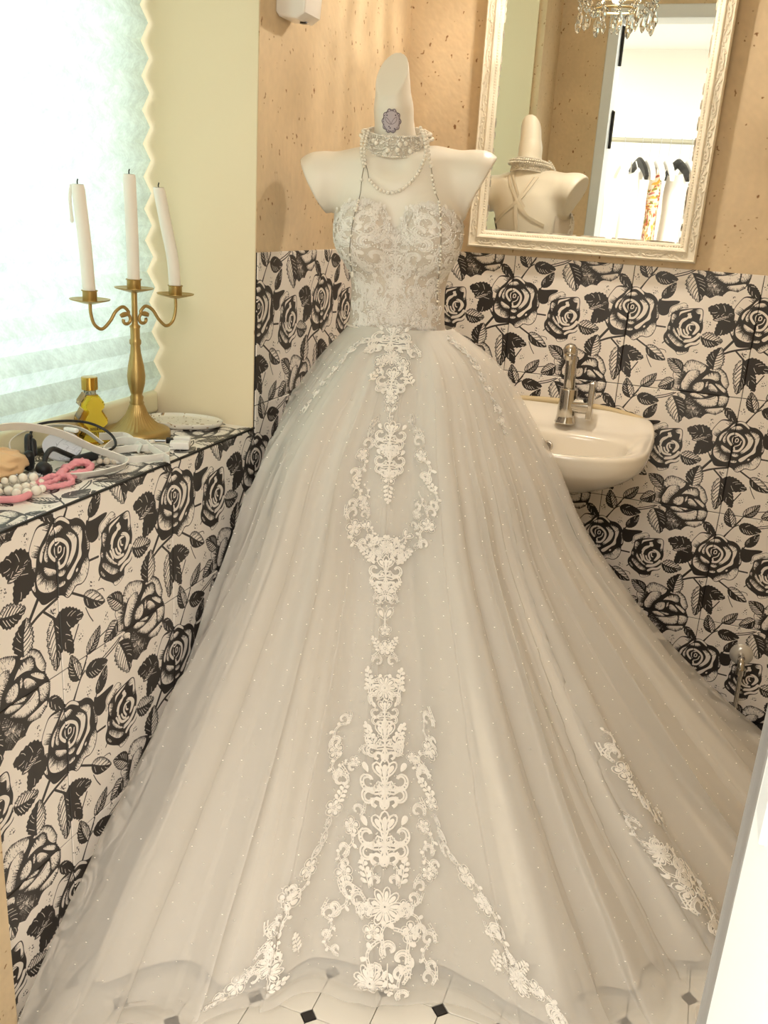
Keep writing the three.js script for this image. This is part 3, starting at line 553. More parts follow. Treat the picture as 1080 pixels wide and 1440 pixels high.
const MOTIF = {
  flower: (() => { const l = []; for (let i = 0; i < 5; i++) { const a = i / 5 * 6.2832 - 1.57; l.push(teardrop(0, 0, a, .5, .26)); } l.push({ c: spiral(0, 0, .13, .13, 0, 6.2832), w: () => .07 }); return l; })(),
  daisy: (() => { const l = []; for (let i = 0; i < 9; i++) l.push(teardrop(0, 0, i / 9 * 6.2832, .5, .13)); l.push({ c: spiral(0, 0, .1, .1, 0, 6.2832), w: () => .08 }); return l; })(),
  scroll: [{ c: [...spiral(.12, .28, .05, .26, 7.2, 1.9, 16), [-.12, .18], [-.24, -.08], [-.16, -.34], [.06, -.5]], w: t => .15 * (.45 + .75 * Math.sin(Math.PI * clamp(t, .1, .9))) }, teardrop(-.2, -.02, 2.6, .26, .1), teardrop(-.12, -.26, 3.6, .24, .1), teardrop(.05, -.48, -1.2, .22, .1)],
  curl: [{ c: [...spiral(0, 0, .07, .3, 8.2, 2.4, 16), [-.34, -.12], [-.28, -.5]], w: t => .17 * (.55 + .6 * t * (1.3 - t)) }, { c: spiral(0, 0, .17, .42, 6.2, 3.2, 10), w: () => .035 }],
  spray: (() => { const l = [{ c: [[0, .5], [.02, .1], [-.02, -.2], [0, -.4]], w: () => .045 }, teardrop(0, -.3, -1.57, .24, .1)]; for (let i = 0; i < 4; i++) { const y = .38 - i * .2; l.push(teardrop(0, y, -.7, .3 - i * .03, .1), teardrop(0, y - .05, Math.PI + .7, .3 - i * .03, .1)); } return l; })(),
  damask: (() => {
    const l = [teardrop(0, .1, -1.57, .6, .14), teardrop(0, -.06, -2.2, .42, .12), teardrop(0, -.06, -.94, .42, .12)];
    for (const s of [1, -1]) {
      const f = a => a.map(([x, y]) => [x * s, y]);
      l.push({ c: f([[0, .1], [.16, .04], ...spiral(.33, .0, .2, .07, 2.7, -2.6, 14)]), w: t => .12 * (1.1 - .5 * t) }, { c: f([[0, .18], [.2, .22], ...spiral(.3, .32, .16, .05, 4.6, 9.6, 14)]), w: t => .1 * (1.1 - .4 * t) },
        { c: f([[0, .5], [.08, .36], [.2, .34], [.24, .44], [.16, .5]]), w: () => .075 }, { ...teardrop(.34 * s, -.16, s > 0 ? -1.0 : Math.PI + 1.0, .24, .09) });
    }
    l.push(teardrop(0, .2, 1.57, .36, .12), { c: [[0, .5], [0, .1], [0, -.1]], w: () => .06 }); return l;
  })(),
  diamond: [{ c: [[0, -.5], [.2, 0], [0, .5], [-.2, 0], [0, -.5]], w: () => .1 }, teardrop(0, -.25, 1.57, .5, .12)],
  leafpair: [teardrop(0, .3, -1.1, .7, .2), teardrop(0, .3, -2.05, .7, .2), { c: [[0, .5], [0, .1]], w: () => .07 }],
};
const laceBeads = [];
function motifGeo(kind, size, rot, mirror, place, thick = .0016) {     // place(x, y, h) -> Vector3
  const pos = [], idx = [], c = Math.cos(rot), s = Math.sin(rot);
  const add = (x, y, h) => { x *= size * mirror; y *= size; const p = place(x * c - y * s, x * s + y * c, h); pos.push(p.x, p.y, p.z); return pos.length / 3 - 1; };
  let front = true;
  const strip = (row, n, w, closed) => {                            // row(t) -> [point, tangent]; a rounded cord of width w(t)
    let prev;
    for (let i = 0; i <= n; i++) {
      const t = i / n, [p, d] = row(t), k = w(t) / 2;
      const r = [add(p[0] - d[1] * k, p[1] + d[0] * k, .0001), add(p[0], p[1], thick), add(p[0] + d[1] * k, p[1] - d[0] * k, .0001)];
      if (prev) for (let q = 0; q < 2; q++) idx.push(prev[q], prev[q + 1], r[q], prev[q + 1], r[q + 1], r[q]);
      prev = r;
    }
  };
  const dab = (x, y, rx, ry, an, h) => { const m = add(x, y, h), c2 = Math.cos(an), s2 = Math.sin(an), rim = []; for (let i = 0; i < 6; i++) { const a = i / 6 * 6.2832, px = Math.cos(a) * rx, py = Math.sin(a) * ry; rim.push(add(x + px * c2 - py * s2, y + px * s2 + py * c2, .0001)); } for (let i = 0; i < 6; i++) idx.push(m, rim[i], rim[(i + 1) % 6]); };
  for (const e of MOTIF[kind]) {
    if (e.c) {
      const cv = new THREE.SplineCurve(e.c.map(p => new THREE.Vector2(...p))), n = Math.max(6, e.c.length * 2), cord = .04;
      const at = (off) => (t) => { const p = cv.getPoint(t), d = cv.getTangent(t), w = off * Math.max(0, e.w(t) / 2 - cord * .5); return [[p.x - d.y * w, p.y + d.x * w], [d.x, d.y]]; };
      if (e.w(.4) < .085) { strip(at(0), n, t => Math.max(.03, e.w(t))); continue; }
      strip(at(1), n, () => cord); strip(at(-1), n, () => cord);
      const L = cv.getLength(), m = Math.round(L / .06); for (let i = 1; i < m; i++) { const [p, d] = at(0)(i / m), w = e.w(i / m); if (w > .1) dab(p[0], p[1], .022, w * .26, Math.atan2(d[1], d[0]), thick * .8); }
    } else {
      const n = e.o.length; let cx = 0, cy = 0; for (const q of e.o) { cx += q[0] / n; cy += q[1] / n; }
      const sz = Math.max(...e.o.map(q => Math.hypot(q[0] - cx, q[1] - cy))), k = .88, rim = e.o.map(q => [lerp(cx, q[0], k), lerp(cy, q[1], k)]);
      if (sz > .16) {
        const cv = new THREE.SplineCurve([...rim, rim[0]].map(p => new THREE.Vector2(...p)));
        strip(t => { const p = cv.getPoint(t), d = cv.getTangent(t); return [[p.x, p.y], [d.x, d.y]]; }, 14, () => .038);
      }
      const f = sz > .16 ? .52 : k, m = add(cx, cy, thick * .9), rr = e.o.map(q => add(lerp(cx, q[0], f), lerp(cy, q[1], f), .0001)); for (let i = 0; i < n; i++) idx.push(m, rr[i], rr[(i + 1) % n]);
    }
  }
  const g = new THREE.BufferGeometry(); g.setAttribute('position', new THREE.Float32BufferAttribute(pos, 3)); g.setIndex(idx); g.computeVertexNormals();
  g.setAttribute('uv', new THREE.Float32BufferAttribute(new Float32Array(pos.length / 3 * 2), 2)); return g;
}
const laceSide = laceMat.clone(); laceSide.side = THREE.DoubleSide;
// on the skirt: place measured in metres about (a, s)
function onSkirt(a0, s0) {
  const e = .01, p0 = skirt(a0, s0, 2), ra = skirt(a0 + 1, s0, 2).sub(skirt(a0 - 1, s0, 2)).length() / 2, rs = skirt(a0, s0 + e, 2).sub(skirt(a0, s0 - e, 2)).length() / (2 * e);
  return (x, y, h) => {
    const a = a0 + x / ra, s = s0 + y / rs, p = skirt(a, s, 2), n = skirt(a + .5, s, 2).sub(skirt(a - .5, s, 2)).cross(skirt(a, s + .004, 2).sub(skirt(a, s - .004, 2))).normalize();
    if (n.x * Math.sin(a * D2R) + n.z * Math.cos(a * D2R) + n.y * .5 < 0) n.negate();
    return p.addScaledVector(n, h + .0012);
  };
}
function laceOnSkirt(kind, a, s, size, rot = 0, mirror = 1) {
  const place = onSkirt(a, s); part('lace_motif', motifGeo(kind, size, rot, mirror, place), laceSide, gown);
  const R = laceOnSkirt.R; for (let i = 0; i < 3 + size * 60; i++) { const t = R() * 6.28, d = Math.sqrt(R()) * size * .42; laceBeads.push({ p: place(Math.cos(t) * d, Math.sin(t) * d, .0016), s: .0007 + R() * .0009 }); }
}
laceOnSkirt.R = rng(21);
// a garland of scrolls, flowers and leaves along a line of [a, s] points
function garland(pts, size, seed, kinds = ['scroll', 'flower', 'curl', 'leafpair', 'scroll', 'spray']) {
  const R = rng(seed), c = new THREE.CatmullRomCurve3(pts.map(([a, s]) => { const p = skirt(a, s, 2); return V3(p.x, p.y, p.z); }));
  const q = new THREE.CatmullRomCurve3(pts.map(([a, s]) => V3(a, s * 60, 0))), L = c.getLength(), n = Math.max(2, Math.round(L / (size * .62)));
  for (let i = 0; i <= n; i++) {
    const t = i / n, p = q.getPoint(t), p2 = q.getPoint(Math.min(1, t + .02)), p1 = q.getPoint(Math.max(0, t - .02));
    const A = skirt(p1.x, p1.y / 60, 2), B = skirt(p2.x, p2.y / 60, 2), E = skirt(p.x + 1, p.y / 60, 2).sub(skirt(p.x, p.y / 60, 2)).normalize(), d = B.sub(A), x = d.dot(E), y = Math.sqrt(Math.max(0, d.lengthSq() - x * x)) * Math.sign(p2.y - p1.y || 1);
    const rot = Math.atan2(y, x) - Math.PI / 2, k = kinds[i % kinds.length];
    laceOnSkirt(k, p.x, p.y / 60, size * (.85 + R() * .3) * (k === 'diamond' ? .6 : k === 'flower' ? .8 : 1), rot + (R() - .5) * .5, i % 2 ? 1 : -1);
  }
}

const AC = (s) => table([.02, .065, .11, .16, .2, .3, .66], [9, 16, 19, 22, 24, 24.2, 25.1], s);      // where the middle line of the front runs
for (const [k, da, s, size, rot = 0, m = 1] of [
  ['damask', 0, .012, .07], ['scroll', -10, .026, .05, .6], ['scroll', 11, .024, .05, -.6, -1], ['curl', -17, .038, .036, .5], ['curl', 19, .04, .04, -.4, -1], ['daisy', 0, .046, .04], ['flower', -8, .052, .032], ['flower', 8, .056, .032], ['spray', -11, .072, .04, .5], ['spray', 11, .076, .04, -.5], ['damask', 0, .082, .056], ['curl', -5, .098, .026, .4], ['curl', 5, .098, .026, -.4, -1], ['flower', 0, .112, .03], ['leafpair', 0, .130, .03], ['diamond', 0, .148, .018],
  ['damask', 0, .172, .058], ['flower', -2.6, .196, .026], ['flower', 2.6, .196, .026], ['damask', 0, .214, .056], ['flower', 0, .242, .03], ['curl', -2.6, .236, .024, .3], ['curl', 2.6, .236, .024, -.3, -1], ['spray', 0, .268, .04, Math.PI],
  ['scroll', -3.2, .366, .05, .5], ['scroll', 3.2, .366, .05, -.5, -1], ['daisy', 0, .362, .036], ['spray', -7, .378, .04, -.9], ['spray', 7, .378, .04, .9], ['damask', 0, .402, .062], ['spray', -3.6, .428, .03, -.9], ['spray', 3.6, .428, .03, .9], ['flower', 0, .438, .042], ['curl', -2.5, .452, .03, .4], ['curl', 2.5, .452, .03, -.4, -1], ['leafpair', 0, .472, .042], ['flower', 0, .498, .026],
  ['spray', -2.3, .52, .034, -.6], ['spray', 2.3, .52, .034, .6], ['flower', 0, .526, .032], ['curl', -2, .546, .034, .6], ['curl', 2, .546, .034, -.6, -1], ['spray', -4.2, .575, .045, -.2], ['spray', 4.2, .575, .045, .2], ['scroll', -2.8, .59, .046, .2], ['scroll', 2.8, .59, .046, -.2, -1], ['daisy', 0, .586, .05], ['damask', 0, .622, .05],
  ['damask', 0, .662, .07], ['spray', -3.6, .656, .045, -.5], ['spray', 3.6, .656, .045, .5], ['damask', 0, .722, .086], ['flower', 0, .732, .03], ['damask', 0, .795, .09], ['flower', 0, .806, .03], ['spray', -3.4, .842, .05, -.3], ['spray', 3.4, .842, .05, .3], ['scroll', -1.5, .842, .04, .4], ['scroll', 1.5, .842, .04, -.4, -1],
  ['daisy', 0, .882, .066], ['curl', -3, .888, .046, -.4], ['curl', 3, .888, .046, .4, -1], ['flower', -2, .912, .034], ['scroll', .6, .92, .06, .3], ['scroll', 2.6, .932, .062, -.3, -1], ['flower', 4.2, .915, .038], ['scroll', -1.6, .948, .056, .2], ['daisy', -2.2, .985, .06], ['curl', 2, .972, .05, .4, -1], ['spray', .4, .995, .045, Math.PI], ['scroll', 2.6, 1.004, .05, .5],
  ['daisy', -16.6, .958, .05], ['curl', -18.4, .975, .045, .6], ['spray', -15.4, .985, .04, 1.2], ['daisy', 16.4, .922, .046], ['curl', 18.4, .935, .045, -.6, -1], ['spray', 17, .9, .04, .8], ['spray', 14.8, .91, .04, .3], ['spray', -13.6, .93, .04, -.4], ['spray', -16.4, .935, .04, -1],
]) laceOnSkirt(k, AC(s) + da, s, size, rot, m);
const CH = ['diamond', 'diamond', 'curl', 'flower', 'scroll', 'spray', 'scroll', 'curl', 'flower', 'scroll'];
garland([[13, .15], [12, .185], [10.5, .22], [10.5, .265], [10.5, .315], [13.5, .355], [21, .372]], .040, 31, CH);
garland([[33, .145], [36.5, .18], [39, .225], [41, .27], [39, .315], [36, .355], [28.5, .374]], .040, 32, CH);
garland([[14, .275], [14.6, .31], [17.4, .342], [22, .36]], .03, 33); garland([[36.6, .28], [35.4, .315], [31.5, .345], [27, .36]], .03, 34);
const TO = ['curl', 'scroll', 'flower', 'scroll', 'curl', 'spray', 'flower', 'diamond', 'diamond'];
garland([[14.5, .64], [13.5, .675], [14.5, .715], [16, .742], [14.2, .775], [13.4, .805]], .042, 35, TO);
garland([[35.5, .63], [35.5, .67], [33.4, .71], [34.4, .738], [35.6, .775], [36.4, .805]], .042, 36, TO);
garland([[16.5, .71], [18.5, .70], [21, .68]], .034, 37); garland([[33, .70], [31.5, .69], [28.5, .67]], .034, 38);
garland([[19.5, .765], [18, .805], [17.5, .84], [19.5, .87], [22, .885]], .042, 39, ['curl', 'flower', 'scroll', 'scroll', 'flower', 'curl']);
garland([[32, .765], [33.5, .80], [33.5, .835], [31, .865], [28.5, .885]], .042, 40, ['curl', 'flower', 'scroll', 'scroll', 'flower', 'curl']);
const OUT = ['diamond', 'flower', 'scroll', 'flower', 'scroll', 'curl', 'scroll', 'curl'];
garland([[12.5, .82], [11, .85], [9.2, .872], [8.6, .905], [8, .935], [6, .955], [5, .985], [4.2, 1.005]], .046, 41, OUT);
garland([[37, .81], [39, .832], [40, .856], [40.5, .885], [41.4, .908], [43, .918], [44, .95], [45.5, .99]], .046, 42, OUT);
garland([[17.5, .885], [15.6, .91], [16.8, .94]], .042, 43, ['scroll', 'curl', 'scroll']); garland([[30, .905], [32, .925], [31.4, .98]], .042, 44, ['scroll', 'curl', 'curl']);
garland([[69.5, .665], [69.5, .695], [69.5, .735], [70.5, .765], [74, .805]], .05, 45, ['scroll', 'curl', 'flower', 'spray', 'diamond']);
garland([[67, .785], [68, .815], [68.5, .855], [69, .895], [70, .93]], .055, 46, ['curl', 'scroll', 'daisy', 'scroll', 'flower']);
garland([[69.5, .83], [71, .87], [72, .91]], .05, 47);
const HI = ['curl', 'leafpair', 'diamond'];
garland([[-14, .022], [-19.5, .04], [-21, .085], [-23, .145]], .024, 48, HI); garland([[74, .015], [78, .04], [78.5, .085], [79, .17]], .024, 49, HI);
// on the bodice: th about the body's own axis, y the height
const BR = (() => { const NT = 160, NY = 60, T = 2.0, y0 = 1.015, y1 = 1.285, a = []; for (let j = 0; j <= NY; j++) for (let i = 0; i <= NT; i++) { const th = (i / NT * 2 - 1) * T, y = lerp(y0, y1, j / NY), p = bodyAround(th, y, .0035); a.push(Math.hypot(p.x - axisX(y), p.z)); }
  return (th, y, h) => { const u = clamp((th / T + 1) / 2 * NT, 0, NT - .001), v = clamp((y - y0) / (y1 - y0) * NY, 0, NY - .001), i = Math.floor(u), j = Math.floor(v), r = lerp(lerp(a[j * (NT + 1) + i], a[j * (NT + 1) + i + 1], u - i), lerp(a[(j + 1) * (NT + 1) + i], a[(j + 1) * (NT + 1) + i + 1], u - i), v - j) + h; return V3(axisX(y) + r * Math.sin(th), y, r * Math.cos(th)); }; })();
const RB = rng(52);
function laceOnBodice(kind, x, y, size, rot = 0, mirror = 1) {
  const th0 = x / .105, r = .105, place = (dx, dy, h) => toWorld(BR(th0 + dx / r, y - dy, h + .0006));
  part('lace_motif', motifGeo(kind, size, rot, mirror, place, .0022), laceSide, gown);
  for (let i = 0; i < 3 + size * 160; i++) { const t = RB() * 6.28, d = Math.sqrt(RB()) * size * .5; laceBeads.push({ p: place(Math.cos(t) * d, Math.sin(t) * d, .0018), s: .0007 + RB() * .001 }); }
}
for (const s of [-1, 1]) {
  for (const [k, x, y, size, rot = 0, m = 1] of [
    ['curl', .052, 1.232, .055, .2], ['scroll', .03, 1.228, .05, -.4], ['scroll', .082, 1.236, .05, .5, -1], ['flower', .066, 1.258, .03], ['curl', .104, 1.228, .045, .6], ['scroll', .122, 1.22, .045, .2, -1], ['spray', .04, 1.25, .034, -.6], ['leafpair', .09, 1.252, .03, .3], ['flower', .02, 1.205, .03], ['scroll', .06, 1.2, .06, 1.5], ['scroll', .095, 1.198, .055, 1.2, -1], ['curl', .13, 1.19, .045, .3],
    ['curl', .036, 1.168, .056, -1.2], ['scroll', .075, 1.17, .06, .4], ['damask', .11, 1.165, .055, .3], ['flower', .056, 1.148, .03], ['scroll', .095, 1.138, .06, .2, -1], ['curl', .026, 1.138, .04, .8], ['spray', .12, 1.14, .045, .3], ['scroll', .066, 1.118, .06, -.2], ['flower', .09, 1.108, .032], ['curl', .04, 1.106, .045, .4, -1], ['scroll', .1, 1.09, .05, .3], ['flower', .064, 1.088, .038], ['daisy', .036, 1.078, .044],
    ['scroll', .086, 1.062, .055, -.2, -1], ['flower', .058, 1.055, .034], ['curl', .03, 1.05, .04, .3], ['scroll', .105, 1.046, .045, .2], ['flower', .08, 1.036, .034], ['scroll', .05, 1.034, .04, 1.5], ['flower', .018, 1.03, .036], ['spray', .112, 1.115, .04, .1], ['leafpair', .12, 1.07, .036],
  ]) laceOnBodice(k, x * s, y, size, rot * s, m * s);
  // strings of seed pearls: along the edge of the cup and in arcs under it
  for (const [x0, y0, r0, a0, a1, n, sx] of [[.052, 1.222, .034, .2, 3.3, 36, 1.2], [.052, 1.222, .027, .1, 3.4, 28, 1.2], [.05, 1.226, .015, 0, 5, 20, 1.1], [.04, 1.165, .022, 3.2, 6.3, 20, 1.3]])
    for (let i = 0; i < n; i++) { const a = lerp(a0, a1, i / (n - 1)), x = x0 + Math.cos(a) * r0 * sx, y = y0 - Math.sin(a) * r0; laceBeads.push({ p: toWorld(BR(x * s / .105, y, .0022)), s: .0017 }); }
}
for (const [k, x, y, size, rot = 0] of [['damask', 0, 1.19, .05], ['leafpair', 0, 1.205, .03], ['damask', 0, 1.15, .06], ['daisy', 0, 1.118, .05], ['damask', 0, 1.095, .055, Math.PI], ['daisy', 0, 1.06, .052], ['damask', 0, 1.035, .05]]) laceOnBodice(k, x, y, size, rot);
for (let i = 0; i < 900; i++) { const th = (RB() * 2 - 1) * 1.15, y = lerp(1.028, 1.24, RB()); if (y < neckline(axisX(y) + .105 * Math.sin(th)) - .004) laceBeads.push({ p: toWorld(BR(th, y, .0012)), s: .0006 + RB() * .001 }); }
instances('lace_beads', new THREE.SphereGeometry(1, 8, 6), beadMat, gown, laceBeads);
// frayed scallops along the neckline
{ const g = []; for (let i = 0; i <= 46; i++) { const x = lerp(-.098, .133, i / 46), y = neckline(x) + .001, th = (x - .0175) / .105 * 1.02; g.push(motifGeo('leafpair', .016, (RB() - .5) * .5, 1, (dx, dy, h) => toWorld(BR(th + dx / .105, y - dy, h + .0012)), .0012)); }
  const m = mergeGeometries(g); part('neckline_trim', m, laceSide, gown); }
// a thin cord and a waist seam where the skirt is sewn on
part('waist_seam', new THREE.TubeGeometry(new THREE.CatmullRomCurve3(Array.from({ length: 60 }, (_, i) => toWorld(BR(lerp(-1.95, 1.95, i / 59), 1.03, .002)))), 120, .0022, 6), satin, gown);
// ---------------------------------------------------------------- what the mannequin wears round its neck
{ const c = thing('beaded_choker', 'wide silvery beaded choker wrapped round the neck of the dress form', 'necklace', [MC.x, 0, MC.z], MTURN);
  const yAt = (th) => 1.362 + .026 * (1 - Math.cos(th)) * .5, H = .036;
  const ringP = (th, v, off) => V3(-.004 + (.0565 - .004 * v + off) * Math.sin(th), yAt(th) + (v - .5) * H, -.002 + (.0545 - .006 * v + off) * Math.cos(th));
  part('band', grid(72, 6, (u, v) => ringP(u * 6.2832, v, .004), { closed: true }), phy({ color: '#cfc6b6', roughness: .5, side: THREE.DoubleSide }), c);
  const R = rng(61), l = [], big = [];
  for (let i = 0; i < 1500; i++) { const th = (R() * 2 - 1) * 3.1416, v = R(); l.push({ p: ringP(th, v, .0052), s: .0011 + R() * .0012 }); }
  for (let i = 0; i < 90; i++) { const th = i / 90 * 6.2832; l.push({ p: ringP(th, .02, .0056), s: .0021 }, { p: ringP(th + .03, .98, .0056), s: .0021 }); }
  for (const [th, v] of [[-.75, .66], [-.62, .58], [.16, .62], [.34, .66], [.1, .35], [-.2, .3], [.5, .3]]) big.push(ringP(th, v, .006));
  instances('crystal_beads', new THREE.SphereGeometry(1, 7, 5), phy({ color: '#efe8dc', roughness: .12, metalness: .25, clearcoat: 1 }), c, l);
  part('pearls', merge(big.map(p => new THREE.SphereGeometry(.0046, 14, 10).translate(p.x, p.y, p.z))), M.pearl, c);
}
{ const n = thing('pearl_necklace', 'long pearl rope looped twice round the neck with beaded chain ends hanging over the bodice', 'necklace', [MC.x, 0, MC.z], MTURN);
  const cord = std({ color: '#8d8170', roughness: .4, metalness: .6 }), pearls = [];
  const front = (x, y, off = .006) => { const q = bodyFront(x, y, off); return q.z < -.02 ? V3(x, y, Math.max(q.z, 0)) : q; };
  const strand = (pts, r, gap) => { const c = curve(pts), L = c.getLength(), k = Math.round(L / (r * 2 + gap)); for (let i = 0; i <= k; i++) pearls.push([c.getPointAt(i / k), r * (.94 + .08 * Math.sin(i * 2.1))]); };
  // round the back of the neck, twice
  const back = (y0, off) => Array.from({ length: 15 }, (_, i) => { const th = 1.15 + (6.2832 - 2.3) * i / 14; return V3(-.006 + (.052 + off) * Math.sin(th), y0 + .014 * Math.sin((th - 1.15) / 3.98 * Math.PI), -.002 + (.050 + off) * Math.cos(th)); });
  strand(back(1.386, .012), .0034, .0003); strand(back(1.378, .016), .0034, .0003);
  const down = (l) => l.map(([x, y, o]) => front(x, y, o ?? .005));
  strand([V3(-.063, 1.385, .022), V3(-.066, 1.368, .045), ...down([[-.064, 1.345, .008], [-.058, 1.325]])], .0034, .0003);
  strand([V3(-.056, 1.388, .03), V3(-.059, 1.366, .05), ...down([[-.058, 1.345, .01], [-.055, 1.330]])], .0032, .0003);
  strand([V3(.048, 1.394, .03), V3(.055, 1.375, .048), ...down([[.06, 1.352, .008], [.066, 1.332]])], .0034, .0003);
  strand([V3(.04, 1.398, .034), V3(.05, 1.378, .052), ...down([[.054, 1.352, .012], [.05, 1.335], [.043, 1.318], [.033, 1.304], [.017, 1.289], [.003, 1.283], [-.009, 1.282], [-.022, 1.285], [-.034, 1.292], [-.045, 1.302]])], .0036, .0002);
  const chain = (pts, groups) => { const p = down(pts), c = curve(p); part('chain', new THREE.TubeGeometry(c, 60, .0007, 5), cord, n); for (const [t0, k, r = .003] of groups) for (let i = 0; i < k; i++) pearls.push([c.getPointAt(Math.min(1, t0 + i * .0265)), r]); };
  chain([[-.055, 1.33], [-.050, 1.318], [-.046, 1.304]], []);
  chain([[-.057, 1.326], [-.0595, 1.302], [-.0595, 1.28], [-.062, 1.258, .008], [-.066, 1.23, .01], [-.068, 1.204, .009], [-.07, 1.179, .009], [-.0695, 1.151, .009], [-.069, 1.137, .009]], [[.12, 1], [.3, 5, .0029], [.48, 1], [.62, 1], [.78, 1], [.86, 2, .002]]);
  chain([[.066, 1.332], [.069, 1.318], [.077, 1.29], [.086, 1.272, .007], [.093, 1.24, .01], [.096, 1.209, .009], [.098, 1.175, .009], [.0965, 1.142, .009], [.095, 1.113, .009], [.097, 1.085, .009]], [[.06, 5], [.24, 4], [.37, 3], [.47, 1], [.54, 6, .0029], [.74, 1], [.82, 5, .0028], [.98, 1, .0028]]);
  const e = front(-.069, 1.13, .011); const drop = lathe([[0, 0], [.0026, .002], [.0032, .0055], [.002, .011], [.0004, .0165]], 14); drop.translate(e.x, e.y - .006, e.z); part('pearl_drop', drop, M.pearl, n);
  const tip = front(.097, 1.078, .011); part('crystal_drop', new THREE.OctahedronGeometry(.0045).translate(tip.x, tip.y, tip.z), phy({ color: '#dcd8d2', roughness: .06, metalness: .3 }), n);
  part('pearls', merge(pearls.map(([p, r]) => new THREE.SphereGeometry(r, 12, 9).translate(p.x, p.y, p.z))), M.pearl, n);
}
{ const r = thing('elastic_straps', 'cream elastic straps crossing on the bare back of the dress form, seen in the mirror', 'straps', [MC.x, 0, MC.z], MTURN);
  const m = phy({ color: '#eadfcc', roughness: .7, side: THREE.DoubleSide });
  const strap = (pts, w) => { const p = pts.map(([x, y]) => bodyBack(x, y, .003)); part('strap', band(p, w, .0016, (t) => { const i = Math.min(pts.length - 2, Math.floor(t * (pts.length - 1))); const d = p[i + 1].clone().sub(p[i]); return d.cross(V3(0, 0, -1)).normalize(); }, 40), m, r); };
  strap([[-.05, 1.352], [-.03, 1.32], [0, 1.285], [.025, 1.255], [.045, 1.235]], .009); strap([[-.035, 1.352], [-.012, 1.32], [.012, 1.285], [.03, 1.262]], .007);
  strap([[.035, 1.352], [.022, 1.32], [.005, 1.285], [-.012, 1.262]], .007); strap([[.048, 1.352], [.033, 1.32], [.015, 1.29], [-.02, 1.26], [-.06, 1.228], [-.088, 1.208]], .008);
  strap([[0, 1.27], [.03, 1.245], [.062, 1.227], [.092, 1.212]], .008); strap([[0, 1.268], [.006, 1.23], [.012, 1.19], [.012, 1.13]], .011);
}
// ---------------------------------------------------------------- wall mirror in a carved cream frame
{ const W = .564, H = .78, X = .203 + W / 2, Y = 1.176 + H / 2, B = .043;
  const t = thing('wall_mirror', 'rectangular wall mirror in a cream carved frame hung above the washbasin', 'mirror', [X, Y, .013]);
  t.rotation.x = .021;
  const fm = phy({ color: '#f0e6d0', roughness: .5, bumpMap: plasterBump, bumpScale: .0006 });
  // moulding profile: across from the outer edge (0) to the sight edge (1), height above the wall
  const prof = [[0, 0], [0, .020], [.03, .027], [.10, .030], [.16, .0265], [.20, .026], [.50, .0275], [.54, .031], [.60, .0325], [.68, .031], [.72, .026], [.80, .0225], [.84, .0225], [.92, .021], [.97, .018], [1, .012], [1, 0]];
  const w = W / 2, h = H / 2, cor = [[-w, -h], [w, -h], [w, h], [-w, h]];
  for (let k = 0; k < 4; k++) {
    const a = cor[k], b = cor[(k + 1) % 4], L = Math.hypot(b[0] - a[0], b[1] - a[1]), tx = (b[0] - a[0]) / L, ty = (b[1] - a[1]) / L, nx = -ty, ny = tx;
    const P = (s, u, z) => V3(a[0] + tx * s + nx * u * B, a[1] + ty * s + ny * u * B, z);
    const rail = part('frame_rail', toCreasedNormals(grid(prof.length - 1, 1, (u, v) => { const q = prof[Math.round(u * (prof.length - 1))]; return P(v ? L - q[0] * B : q[0] * B, q[0], q[1]); }, { flip: true, uv: (u, v) => [u * .3, v * L * 4] }), .5), fm, t);
    // running scroll carving in the flat of the moulding
    const n = Math.round((L - 2 * B) / .046), pitch = (L - 1.2 * B) / n, sc = [];
    for (let i = 0; i < n; i++) {
      const s0 = .6 * B + pitch * (i + .5), f = i % 2 ? 1 : -1, pts = [];
      for (const [x, y] of [...spiral(-.14, .02 * f, .04, .19, 7.5, 1.6, 12), [.05, .17], [.25, .05], ...spiral(.38, -.03, .13, .05, 2.2, -1.8, 6)]) pts.push(P(s0 + x * pitch * .98, .35 + y * f * .62, .0272));
      sc.push(new THREE.TubeGeometry(curve(pts), 26, .0016, 5));
      for (const [x, y, d] of [[-.36, .12, .5], [.12, -.16, -.6], [.3, .2, .9]]) { const g = new THREE.SphereGeometry(1, 7, 5); g.scale(.0068, .0026, .0016); g.rotateZ(Math.atan2(ty, tx) + d * f); const q = P(s0 + x * pitch, .35 + y * f * .7, .0272); g.translate(q.x, q.y, q.z); sc.push(g); }
    }
    part('scroll_carving', merge(sc), fm, rail);
    const m = Math.floor((L - 1.6 * B) / .0062), bead = new THREE.SphereGeometry(.0024, 6, 4), bl = [];
    for (let i = 0; i < m; i++) { const q = P(.8 * B + (i + .5) * (L - 1.6 * B) / m, .82, .0225); bl.push(bead.clone().translate(q.x, q.y, q.z)); }
    stuff(part('bead_row', merge(bl), fm, rail));
  }
  part('mirror_glass', box(W - 2 * B + .004, H - 2 * B + .004, .004, 0, 0, .012), phy({ color: '#eef1ec', metalness: 1, roughness: .01 }), t, 'clear silvered glass');
  // worn silvering along the sight edge
  const R = rng(71), chips = [];
  for (let i = 0; i < 110; i++) { const side = R() < .55 ? 1 : -1, y = (R() * 2 - 1) * (h - B), x = side * (w - B - .001), sh = new THREE.CircleGeometry(.0015 + R() * .0035, 6); sh.scale(.6, 1 + R() * 2, 1); sh.translate(x, y, .0146); chips.push(sh); if (i % 2) { const s2 = new THREE.CircleGeometry(.0015 + R() * .003, 6); s2.scale(1 + R() * 3, .6, 1); s2.translate((R() * 2 - 1) * (w - B), -(h - B) + .001, .0146); chips.push(s2); } }
  part('worn_silvering', merge(chips), std({ color: '#cfc6b6', roughness: .7 }), t);
  part('backing_board', box(W - .02, H - .02, .008, 0, 0, .004), M.black, t);
}
